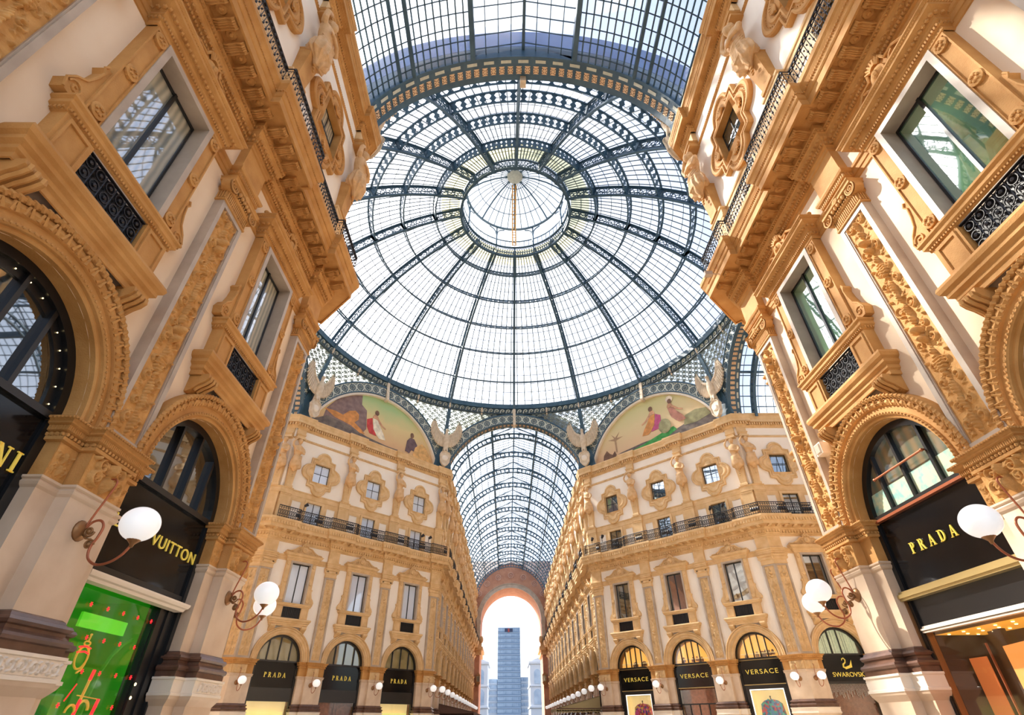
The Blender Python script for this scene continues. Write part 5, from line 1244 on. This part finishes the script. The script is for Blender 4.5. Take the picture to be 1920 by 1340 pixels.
SK=pcol('skin',(.50,.27,.16)); BR=pcol('brown',(.16,.09,.06)); RDc=pcol('red_cloth',(.45,.05,.05)); WC=pcol('white_cloth',(.62,.56,.44)); GD=pcol('dark_ground',(.12,.10,.10),(.22,.18,.15)); WT=pcol('wheat',(.55,.33,.13)); TW=pcol('tawny',(.50,.22,.07)); WL=pcol('violet_wall',(.20,.13,.13),(.30,.21,.19)); GNc=pcol('green_bank',(.05,.28,.06),(.10,.42,.12)); PK=pcol('magenta_cloth',(.40,.08,.18)); OL=pcol('olive',(.25,.24,.13)); PL=pcol('palm',(.34,.22,.13))
itemsL=[('painted_wall',[(-5.6,22.6),(-5.4,24.0),(-4.6,25.2),(-3.2,26.2),(-2.3,26.55),(-2.2,25.6),(-1.6,25.2),(-1.35,23.4),(-2.0,22.3)],WL),
 ('painted_ground',[(-6.5,21.8),(-6.3,22.6),(-5.2,23.3),(-3,23.1),(-1.2,22.7),(1.0,22.5),(3.5,22.55),(6.2,22.2),(6.6,21.8)],GD),
 ('painted_animal',[(-5.6,23.9),(-4.6,24.0),(-3.8,23.9),(-3.3,24.5),(-2.7,24.75),(-2.3,24.5),(-2.25,24.0),(-2.6,23.6),(-1.7,23.1),(-1.4,22.85),(-1.9,22.8),(-2.9,23.2),(-3.6,23.3),(-4.5,23.4)],TW),
 ('painted_red_robe',c_,RDc),('painted_arm',t_,SK),('painted_white_dress',d_,WC),('painted_head',h_,BR),
 ('painted_worker',[(3.0,22.7),(3.1,23.8),(3.4,24.2),(3.9,24.2),(4.3,23.7),(4.2,22.9),(3.7,23.0),(3.5,22.6)],pcol('dark_coat',(.12,.08,.09))),('painted_worker_head',lump(3.6,24.5,.2,.28),BR),
 ('painted_sheaf',[(3.9,22.6),(4.1,23.4),(4.8,24.0),(5.3,23.8),(5.9,23.0),(6.3,22.2),(5,22.0),(4.0,22.1)],WT)]
lunette(-PI/4,'painted_green_yellow_sky',itemsL,[(.48,.24,.17),(.66,.44,.24),(.70,.56,.28),(.40,.56,.27)],'painted lunette with a red and white robed seated figure, left of the far vault')
t_,h_,d_,c_=body(.4,24.0,1.05,-1); t2_,h2_,d2_,c2_=body(2.4,24.1,1.0,1)
itemsR=[('painted_ground',[(-6.5,21.8),(-5.6,22.1),(-3.5,22.6),(-1,22.8),(2,22.8),(4.5,23.4),(5.7,23.7),(6.2,22.8),(6.6,21.8)],GD),
 ('painted_green_bank',[(-3.0,22.3),(-1.0,22.6),(.8,23.0),(2.3,23.3),(2.6,22.9),(1.0,22.3),(-1.5,22.0)],GNc),('painted_bush',[(3.3,23.0),(3.6,23.9),(4.6,24.1),(5.6,23.9),(5.9,23.2),(4.5,22.9)],OL),
 ('painted_palm',[(-3.95,22.8),(-4.0,24.0),(-4.7,24.3),(-4.0,24.25),(-4.3,24.8),(-3.85,24.35),(-3.3,24.8),(-3.7,24.25),(-3.0,24.2),(-3.8,24.0),(-3.8,22.8)],PL),
 ('painted_small_group',[(-5.6,22.0),(-5.4,22.9),(-5.0,23.3),(-4.7,22.9),(-4.4,22.7),(-4.1,23.0),(-3.9,22.4),(-4.2,22.2)],BR),
 ('painted_magenta_robe',c_,PK),('painted_ochre_robe',d_,TW),('painted_arm',t_,SK),('painted_head',h_,BR),('painted_round_shield',lump(1.5,23.6,.62,.72,16,.02),OL),
 ('painted_second_figure',t2_,SK),('painted_second_robe',d2_,pcol('rose_cloth',(.42,.20,.15))),('painted_headdress',lump(2.43,26.05,.34,.36,10,.1),pcol('pale_feathers',(.60,.52,.42))),('painted_second_head',h2_,BR)]
lunette(PI/4,'painted_ochre_sky',itemsR,[(.72,.38,.24),(.72,.50,.30),(.70,.57,.32),(.60,.56,.28)],'painted lunette with figures round a shield on a green bank, right of the far vault')
for th in(PI*.75,-PI*.75): lunette(th,'painted_plain_sky',[],[(.55,.36,.17),(.5,.45,.2)],'painted lunette on the diagonal wall beyond the near %s corner, out of sight'%('right' if th>0 else 'left'))
for k in range(8):
    th=k*PI/4; nm={0:'far',4:'near',2:'right',6:'left'}.get(k)
    ps=[('arch_band',am_),('iron_edge',arl),('rosettes',anm),('keystone_bracket',kbm)]
    if k%2==0: ps+=[('iron_soffit',sfm),('tile_row',tlm),('tile_pattern',t2m),('pale_plates',wrm)]
    r=build('trim_%d'%(40+k),ps,arm_loc(th),-th,kind='structure')
# pendentives between arches and ring
pd=MB(); pf=MB(); D=YC-.0; nu,nv=22,12
def pt(ph,v,off=0):   # ph degrees from an arch axis 0..22.5, v 0 bottom ..1 top
    a=math.radians(ph); t=D*math.tan(a); zb=ZA+math.sqrt(max(8.0**2-t*t,0)); rb=D/math.cos(a)
    r=rb+(17.66-rb)*v+off; z=zb+(28.25-zb)*v; return (r*math.sin(a),r*math.cos(a),z)
for i in range(nu+1):
    for j in range(nv+1): pd.v.append(pt(4+18.5*i/nu,j/nv,.05))
for i in range(nu):
    for j in range(nv): k=i*(nv+1)+j; pd.f.append((k,k+nv+1,k+nv+2,k+1))
pdm=pd.mesh('pendentive_glass',GPN)
# lattice of rings laid on the pendentive surface
import bisect
def lat(cx,cz,R,tk,seg=9):
    # cx arc length from the corner rib, cz height below ring
    pts=[]
    for t in np.linspace(0,2*PI,seg):
        u=cx+R*math.cos(t); z=28.25-(cz+R*math.sin(t)); ph=22.5-math.degrees(u/18.3)
        a=math.radians(ph); tt=D*math.tan(a); zb=ZA+math.sqrt(max(64-tt*tt,0)); v=(z-zb)/(28.25-zb) if 28.25-zb>.05 else 0
        if v<0 or v>1 or ph<4: return
        pts.append(pt(ph,v,-.03))
    pf.tube(pts,tk*1.6,4,False)
for iz in range(16):
    for ix in range(20):
        cx=.18+ix*.38+(.19 if iz%2 else 0); cz=.2+iz*.34
        big=((ix+iz//2)%2==0)
        lat(cx,cz,.18 if big else .13,.028); 
        if not big: lat(cx,cz,.06,.025,6)
pfm=pf.mesh('pendentive_lattice',LAT)
def mirror_x(me,name):
    m2=me.copy(); m2.name=name; m2.transform(Matrix.Diagonal((-1,1,1,1))); m2.flip_normals(); return m2
pdm2=mirror_x(pdm,'pendentive_glass'); pfm2=mirror_x(pfm,'pendentive_lattice')
rb2=MB(); 
for s in(-1,1):
    pass
rb2.loft([[(-.17,r0,z),(.17,r0,z),(.17,r0+.3,z),(-.17,r0+.3,z)] for r0,z in((17.45,28.9),(17.6,28.0),(17.95,26.8),(18.3,25.6),(18.45,24.6),(18.5,23.6))])
for z,r0 in((28.3,17.5),): pass
rbm=rb2.mesh('pendentive_rib',IRN)
gus=MB().prism([(-.9,22.0),(.9,22.0),(.75,23.3),(.25,24.9),(-.25,24.9),(-.75,23.3)],18.6,18.8).mesh('iron_gusset',IRN)
for k in range(8):
    th=k*PI/4; r=obj('trim_%d'%(50+k),None,None,(0,0,0),-th); r['kind']='structure'
    obj('pendentive_glass',pdm,r); obj('pendentive_lattice',pfm,r); obj('pendentive_glass',pdm2,r); obj('pendentive_lattice',pfm2,r)
    obj('pendentive_rib',rbm,r,(0,0,0),-PI/8); obj('iron_gusset',gus,r,(0,0,0),-PI/8)
# small pale consoles under the base ring
cs=MB()
for i in range(32):
    if i%4==0: continue
    a=2*PI*i/32; c,s=math.cos(a),math.sin(a)
    cs.tube([(17.45*c,17.45*s,28.8),(17.5*c,17.5*s,28.5),(17.7*c,17.7*s,28.1),(18.0*c,18.0*s,27.85)],[.09,.1,.09,.06],5)
obj('consoles',cs.mesh('consoles',STW),dome)
# eagles
eg=MB()
eg.loft([[(rx*math.cos(t),y+ry*math.sin(t),z) for t in(2*PI*i/14 for i in range(14))] for z,rx,ry,y in((23.6,.10,.1,-.15),(23.9,.22,.2,-.15),(24.3,.32,.28,-.2),(24.8,.34,.3,-.25),(25.15,.26,.24,-.28),(25.4,.16,.17,-.3),(25.6,.13,.14,-.33),(25.75,.16,.17,-.35),(25.9,.12,.13,-.36),(25.98,.04,.04,-.36))])
eg.tube([(0,-.48,25.78),(0,-.62,25.76),(0,-.66,25.68)],[.07,.05,.015],6)
def wing(s):
    m=MB(); L=[(.10,24.2),(.12,25.1),(.35,25.4),(.7,25.65),(.98,26.1),(1.2,26.8),(1.32,27.1)]
    T=[(.30,24.15),(.52,24.2),(.78,24.3),(1.06,24.55),(1.34,24.95),(1.56,25.5),(1.62,26.2)]
    m.loft([[(s*x,y,z) for x,z in L+T[::-1]] for y in(-.10,.05)])
    for i in range(13):
        t=i/12*(len(T)-1); k=min(int(t),len(T)-2); f=t-k; b=(T[k][0]+(T[k+1][0]-T[k][0])*f,T[k][1]+(T[k+1][1]-T[k][1])*f)
        t=i/12*(len(L)-2)+1; k=min(int(t),len(L)-2); f=t-k; a=(L[k][0]+(L[k+1][0]-L[k][0])*f,L[k][1]+(L[k+1][1]-L[k][1])*f)
        m.tube([(s*a[0],-.12,a[1]),(s*(a[0]*.5+b[0]*.5),-.15,a[1]*.5+b[1]*.5),(s*b[0],-.1,b[1]),(s*(b[0]*1.08-.02),-.06,b[1]-.10)],[.05,.075,.075,.02],5)
    m.tube([(s*x,-.13,z-.05) for x,z in L],[.14,.16,.14,.12,.1,.08,.04],6); return m.mesh('wing',STW)
for s in(-1,1): eg.tube([(s*.14,-.25,24.0),(s*.16,-.35,23.6),(s*.16,-.42,23.45)],[.12,.08,.06],6)
wgm=[wing(-1),wing(1)]
for i in range(5): eg.tube([((i-2)*.07,-.05,24.0),((i-2)*.15,.0,23.3)],[.08,.04],5)
egm=remesh(eg,.055,'eagle_figure',STW)
sh=MB(); out=[(.0,21.95),(.22,22.1),(.42,22.4),(.45,22.8),(.52,23.1),(.40,23.35),(.15,23.42),(0,23.5)]
ol=out+[(-x,z) for x,z in out[-2:0:-1]]
sh.prism(ol,-.34,-.05); sh.tube([(x,-.36,z) for x,z in ol]+[(ol[0][0],-.36,ol[0][1])],.06,5); 
shm=sh.mesh('cartouche_frame',STW); sv=MB().lathe([(0,-.46),(.2,-.44),(.29,-.38),(.3,-.34)],(0,0,22.78),16,'y').mesh('shield_field',MRL)
SIDEN=['on the corner between the far vault and the right lunette','on the corner at the outer end of the right lunette','on the corner behind the right cornice','on the corner at the right end of the near arch','on the corner at the left end of the near arch','on the corner behind the left cornice','on the corner at the outer end of the left lunette','on the corner between the far vault and the left lunette']
for k in range(8):
    th=PI/8+k*PI/4; R=18.2
    build('eagle_sculpture',[('eagle_figure',egm),('wing',wgm[0]),('wing',wgm[1]),('cartouche_frame',shm),('shield_field',sv)],(math.sin(th)*R,math.cos(th)*R,0),-th,label='stone eagle and shield '+SIDEN[k],cat='sculpture')
# ================================================================ vaults
ZV=19.9; VA=math.asin((21.9-ZV)/7.0)
def vault(idx,th,y0,y1,ribs0,tag):
    L=y1-y0; NB=21 if tag=='near' else 9; root=obj('ceiling.%03d'%idx,None,None,arm_loc(th),-th); root['kind']='structure'
    r=MB()
    for ra,rb in((6.45,6.56),(6.95,7.07)): r.band(0,ZV,ra,rb,-.10,.10,VA*.95,PI-VA*.95,36)
    n=34
    for i in range(n+1):
        a=VA+(PI-2*VA)*i/n; r.tube([(6.5*math.cos(a),0,ZV+6.5*math.sin(a)),(7.0*math.cos(a),0,ZV+7.0*math.sin(a))],.075,4)
    r.tube([(-2.4,0,ZV+6.7),(0,0,27.75),(2.4,0,ZV+6.7)],.07,4); r.tube([(0,0,26.4),(0,0,27.75)],.04,4)
    for s in(-1,1):
        r.tube([(s*2.4,0,25.6),(s*2.2,0,26.0),(s*1.7,0,26.3)],.035,4)
    rm=r.mesh('vault_rib',IRN); y=ribs0
    while y<y1-.5: obj('vault_rib',rm,root,(0,y,0)); y+=PA
    sec=[(7.3*math.cos(a),ZV+7.3*math.sin(a)) for a in np.linspace(VA*.9,PI/2-.33,10)]
    sec=sec+[(2.36,27.15),(0,27.95),(-2.36,27.15)]+[(-x,z) for x,z in sec[::-1]]
    g=MB().loft([[(x,y,z) for x,z in sec] for y in(y0,(y0+y1)/2,y1)],closed=False); obj('vault_glass',g.mesh('vault_glass',GVT),root)
    lw=MB()
    for q,a in enumerate(np.linspace(VA,PI/2-.33,NB)[:-1]):
        for s in(-1,1): x,z=s*7.27*math.cos(a),ZV+7.27*math.sin(a); h=.03 if q not in(9,) or tag!='near' else .07; lw.box(x-h,x+h,y0,y1,z-h,z+h)
    for x,z in((1.18,27.5),(-1.18,27.5),(.59,27.72),(-.59,27.72),(1.77,27.3),(-1.77,27.3)): lw.box(x-.02,x+.02,y0,y1,z-.03,z+.03)
    for x,z in((2.36,26.75),(-2.36,26.75)): lw.box(x-.11,x+.11,y0,y1,z-.14,z+.42)
    lw.box(-.07,.07,y0,y1,27.8,27.95)
    for a in(VA*.98,VA+.52): 
        for s in(-1,1): x,z=s*7.1*math.cos(a),ZV+7.1*math.sin(a); lw.box(x-.07,x+.07,y0,y1,z-.08,z+.08)
    obj('longitudinal_bars',lw.mesh('longitudinal_bars',IRN),root)
    tb=MB(); k=int(L/(.55 if tag=='near' else .62)); s2=[(x*.998,z-.02) for x,z in sec]
    for i in range(k):
        y=y0+(i+.5)*L/k; tb.loft([[(x,y-.028,z),(x,y+.028,z),(x,y,z-.06)] for x,z in s2])
    obj('transverse_bars',tb.mesh('transverse_bars',BAR),root)
    gt=MB()
    for s in(-1,1): gt.box(min(s*6.3,s*7.6),max(s*6.3,s*7.6),y0,y1,21.86,21.98)
    gt.box(-7.6,-7.05,y0,y1,21.9,22.35); gt.box(7.05,7.6,y0,y1,21.9,22.35)
    obj('gutter_ledge',gt.mesh('gutter_ledge',OCF),root)
    # iron end frame between the vault and the octagon arch
    ef=MB(); o1=[(7.9*math.cos(a),ZA+7.9*math.sin(a)) for a in np.linspace(VA*.8,PI-VA*.8,len(sec))]
    ef.loft([[(x,y0,z) for x,z in sec],[(x,y0,z) for x,z in o1]],closed=False); obj('end_frame',ef.mesh('end_frame',IRN),root)
    return root
vault(1,0,.98,59.5,1.9,'far'); vault(2,PI,.98,14.6,7.2,'near'); vault(3,PI/2,.98,23,1.9,'right'); vault(4,-PI/2,.98,23,1.9,'left')
# upstand outside, over the near arch
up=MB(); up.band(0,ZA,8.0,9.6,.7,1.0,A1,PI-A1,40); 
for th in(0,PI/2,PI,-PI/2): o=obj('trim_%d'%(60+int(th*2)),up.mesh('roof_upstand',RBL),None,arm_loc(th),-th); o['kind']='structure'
# catwalk over the near vault
cw=MB(); 
for z in(0,.5,1.0): cw.tube([(-7,-22.8,29.2+z),(7,-22.8,29.2+z)],.03,4); cw.tube([(-7,-23.6,29.2+z),(7,-23.6,29.2+z)],.03,4)
for i in range(29): x=-7+i*.5; cw.tube([(x,-22.8,29.2),(x,-22.8,30.2)],.02,4); cw.tube([(x,-23.6,29.2),(x,-23.6,30.2)],.02,4); cw.tube([(x,-22.8,29.2),(x,-23.6,29.2)],.02,4)
for x in(-4.5,0,4.5): cw.tube([(x-.25,-21.2,28.3),(x-.25,-27,33.5)],.03,4); cw.tube([(x+.25,-21.2,28.3),(x+.25,-27,33.5)],.03,4); [cw.tube([(x-.25,-21.2-5.8*t,28.3+5.2*t),(x+.25,-21.2-5.8*t,28.3+5.2*t)],.02,4) for t in np.linspace(0,1,18)]
o=obj('roof_catwalk',cw.mesh('roof_catwalk',IRL)); setp(o,'pale steel catwalk and ladders seen through the near vault glass','catwalk')
# ================================================================ exit front of the far arcade
YE=77.0; ew=MB(); TER=mat('terracotta_plaster',(.42,.20,.13),.8,(.52,.27,.17),1.2); TER2=mat('rose_stone',(.55,.33,.26),.8,(.62,.40,.32),2.)
n=40; zc=17.5; r=5.75
xs=[r*math.cos(PI-PI*i/n) for i in range(n+1)]; zs=[zc+r*math.sin(PI*i/n) for i in range(n+1)]
def top(x): return 28.2
for i in range(n): ew.add([(xs[i],YE,zs[i]),(xs[i+1],YE,zs[i+1]),(xs[i+1],YE,top(0)),(xs[i],YE,top(0))],[(0,1,2,3)]); ew.add([(xs[i],YE,zs[i]),(xs[i],YE+8,zs[i]),(xs[i+1],YE+8,zs[i+1]),(xs[i+1],YE,zs[i+1])],[(0,1,2,3)])
for s in(-1,1):
    x0,x1=sorted((s*r,s*8)); ew.add([(x0,YE,0),(x1,YE,0),(x1,YE,28.2),(x0,YE,28.2)],[(0,1,2,3)])
    ew.add([(s*r,YE,0),(s*r,YE+8,0),(s*r,YE+8,zc),(s*r,YE,zc)],[(0,1,2,3)])
we=structure('wall_exit',ew,TER)
for th_,sd_ in((PI/2,'right'),(-PI/2,'left')):
    o=obj('wall_%s_cross_end'%sd_,we.data,None,(math.sin(th_)*(41.2-77),0,0),-th_); o['kind']='structure'
eb=MB(); eb.band(0,zc,5.75,6.45,-.25,0,0,PI,44); eb.band(0,zc,6.40,6.52,-.35,0,0,PI,44); eb.band(0,zc,5.70,5.80,-.32,0,0,PI,44)
for s in(-1,1): eb.box(min(s*5.65,s*6.5),max(s*5.65,s*6.5),-.3,0,16.9,17.5); eb.box(min(s*5.75,s*6.4),max(s*5.75,s*6.4),-.25,0,13.6,16.9)
o=obj('arch_surround',eb.mesh('arch_surround',GRM),we,(0,YE,0))
ec=MB()
for s in(-1,1):
    ec.box(min(s*5.4,s*6.6),max(s*5.4,s*6.6),-.45,0,13.2,13.8); ec.box(min(s*5.2,s*6.6),max(s*5.2,s*6.6),-.6,8,12.6,13.2); ec.box(min(s*5.45,s*6.5),max(s*5.45,s*6.5),-.3,8,11.9,12.6)
    ec.sphere((s*5.5,-.4,14.3),.4,8,6,1,1,1.6)
obj('impost_cornice',ec.mesh('impost_cornice',STT),we,(0,YE,0))
er=MB()
for a in np.linspace(.5,PI-.5,7): ros(er,7.05*math.cos(a),-.06,zc+.35+7.4*math.sin(a) if 0 else zc+1.6+6.4*math.sin(a),.5)
obj('painted_medallions',er.mesh('painted_medallions',TER2),we,(0,YE,0))
for s,sd in((-1,'left'),(1,'right')):
    m=MB(); m.box(-.35,.35,-.35,.35,7.6,8.7); m.loft([[(-a,-a,z),(a,-a,z),(a,a,z),(-a,a,z)] for a,z in((.42,8.7),(.1,9.1))]); m.loft([[(-a,-a,z),(a,-a,z),(a,a,z),(-a,a,z)] for a,z in((.12,7.1),(.42,7.6))])
    gl=MB().box(-.28,.28,-.37,.37,7.75,8.6)
    build('wall_lantern',[M1('lantern_case',m,BRZ),M1('lantern_glass',gl,WDRK)],(s*5.9,YE-.5,0),0,label='square lantern on the %s pier of the exit arch'%sd,cat='lantern')
# ================================================================ outside the exit
TW1=mat('haze_tinted_tower_wall',(.26,.36,.50),.6); TW2=mat('tower_glazing',(.30,.42,.58),.3,(.60,.72,.85),.25); TW3=mat('haze_tinted_stone',(.70,.72,.76),.8,(.70,.74,.80),.1); TWL=mat('pale_floor_band',(.50,.58,.68),.7)  # bluish haze of distance is mixed into these building colours
def bld(name,x0,x1,y,dep,h,fl,win,label,wallm,glassm,cols,bandm=None):
    b=MB().box(x0,x1,y,y+dep,0,h); parts=[('body',b.mesh('body',wallm))]; w_=(x1-x0)/cols; fh=h/fl; g=MB()
    for j in range(cols): g.box(x0+w_*(j+.14),x0+w_*(j+.86),y-.12,y,fh*.32,fh*.88)
    gm_=g.mesh('window_row',glassm)
    for i in range(fl): parts.append(('window_row',gm_,(0,0,fh*i)))
    bb=MB()
    for i in range(fl): bb.box(x0-.05,x1+.05,y-.2,y,fh*i,fh*(i+.12))
    parts.append(('floor_bands',bb.mesh('floor_bands',bandm or wallm)))
    return parts
tp=bld('t',-7.2,8.7,380,14,58.2,17,.5,'',TW1,TW2,16,TWL); tp.append(M1('roof_sign',MB().box(-2.2,3.4,379.6,380,55.5,57.6),mat('dark_roof_sign',(.05,.06,.12),.5))); tp.append(M1('red_sign_bar',MB().box(-.1,1.2,379.4,379.7,55.3,57.6),mat('red_sign',(.5,.08,.06),.5)))
build('office_tower',tp,label='tall haze-tinted office tower framed in the exit arch',cat='building')
build('office_block',bld('b',-24,-7.4,384,10,27.3,8,.5,'',TW3,TW2,14),label='low haze-tinted office block left of the tower',cat='building')
build('office_block',bld('b',8.9,28,384,10,28.2,8,.5,'',TW3,TW2,14),label='low haze-tinted office block right of the tower',cat='building')
for s,sd in((-1,'left'),(1,'right')):
    xe=7.0; m=MB(); x0,x1=sorted((s*xe-(.6 if s<0 else -.4),s*24)); m.box(x0,x1,182,200,0,19.6); m.box(x0-.4,x1+.4,181.6,200.4,19.2,19.9); m.box(x0-.3,x1+.3,181.7,200,12.4,12.8); m.box(x0-.3,x1+.3,181.6,200,6.2,6.7)
    m.prism([(x0-.3,19.9),(x1+.3,19.9),((x0+x1)/2,23)],182,200)
    g=MB(); c=(x1-2.4) if s<0 else (x0+2.6)
    for zc_,z0,rr in((16.5,13.2,1.1),(10.4,7.2,1.3)): g.prism([(c+rr*math.cos(t),zc_+rr*math.sin(t)) for t in np.linspace(0,PI,12)]+[(c-rr,z0),(c+rr,z0)],181.8,182)
    build('stone_palace',[M1('body',m,TW3),M1('arched_windows',g,TW2)],label='pale stone palace with arched windows at the %s of the exit view'%sd,cat='building')
# ================================================================ small things
wb=MB().box(-.13,.13,-.22,0,-.14,.14); wb.box(-.10,.10,-.24,-.22,-.11,.11)
build('wall_speaker',[M1('case',wb,MRL),M1('grille',MB().box(-.09,.09,-.25,-.24,-.1,.1),GRM)],fD.at(.45+.62,WY,6.85),fD.a,label='small white box fixed on the near right wall beside the shop arch',cat='speaker')
def spot(f,u,label,dz=0,tilt=.5):
    m=MB(); m.lathe([(0,0),(.09,0),(.13,.28),(.0,.30)],(0,0,0),8); q=m.mesh('spot_head',BLK); s=MB().tube([(0,0,-.28),(0,0,.08)],.025,5).mesh('stem',BLK)
    r=build('spotlight',[('stem',s)],f.at(u,-.72,14.72),f.a,label=label,cat='spotlight'); o=obj('spot_head',q,r,(0,0,.05)); o.rotation_euler=(tilt,.9,0)
spot(fB,13.3,'left of the two small black spotlights at the outer end of the left diagonal railing'); spot(fB,12.5,'right of the two small black spotlights at the outer end of the left diagonal railing'); spot(fB,1.9 if False else LD-13.6,'left of the two small black spotlights on the left diagonal railing by the far arcade'); spot(fB,LD-14.6+14.0,'right of the two small black spotlights on the left diagonal railing by the far arcade') if False else None
spot(fC,.9,'left of the two small black spotlights on the right diagonal railing by the far arcade'); spot(fC,2.0,'right of the two small black spotlights on the right diagonal railing by the far arcade')
spot(fC,LD-3.3,'left of the two small black spotlights by the right corner of the right diagonal railing'); spot(fC,LD-2.3,'right of the two small black spotlights by the right corner of the right diagonal railing')
cb=MB().box(-.12,.12,-.08,.08,-.07,.07); cb.tube([(.1,0,0),(.5,0,.02)],.015,5)
build('security_camera',[M1('body',cb,GRM)],(5.55,-18.2,13.06),0,label='small grey camera box on a thin arm beside the near right railing',cat='camera')
bm=MB().sphere((0,0,0),.22,12,8,.8,.8,1.25); 
build('balloon',[M1('green_foil',bm,mat('green_foil',(.02,.35,.12),.25)),M1('tail',MB().tube([(0,0,-.25),(-.12,0,-.5),(-.3,0,-.75)],[.08,.06,.02],5),mat('light_green_foil',(.15,.5,.15),.3))],(-9.2,-12.9,30.5),0,label='small green balloon floating up against the dome glass',cat='balloon')
AW=mat('olive_canvas',(.30,.24,.12),.8); AWD=mat('dark_brown_canvas',(.10,.05,.035),.8)
for s,sd,m_,y0,y1,zt,zb,ou in((1,'right',AW,18.9,25,3.42,2.62,3.5),(-1,'left',AWD,23,60,3.1,2.5,3.0)):
    a=MB(); xw=6.6; a.loft([[(s*xw,y,zt),(s*(xw-ou),y,zb),(s*(xw-ou),y,zb-.2),(s*(xw-ou+.03),y,zb-.2),(s*(xw-ou+.03),y,zb-.03),(s*xw,y,zt-.04)] for y in(y0,y1)])
    a.prism([(s*xw,zt-.02),(s*(xw-ou),zb-.0),(s*(xw-ou),zb-.02),(s*xw,zb-.02)],y0,y0+.03)
    tr=MB().box(min(s*xw,s*(xw-ou)),max(s*xw,s*(xw-ou)),y0-.03,y0,zb-.06,zb)
    v=MB(); k=int(ou/.2); v.box(min(s*xw,s*(xw-ou)),max(s*xw,s*(xw-ou)),y0-.01,y0+.01,zb-.2,zb-.05)
    for i in range(k): x=xw-ou+(i+.5)*ou/k; v.lathe([(0,-.01),(.1,-.01),(.1,.01),(0,.01)],(s*x,y0,zb-.2),8,'y')
    build('awning',[M1('canopy',a,m_),M1('dark_band',tr,AWD),M1('scalloped_edge',v,m_)],label='%s canvas awning low on the %s side of the far arcade'%('olive' if s>0 else 'dark brown',sd),cat='awning')
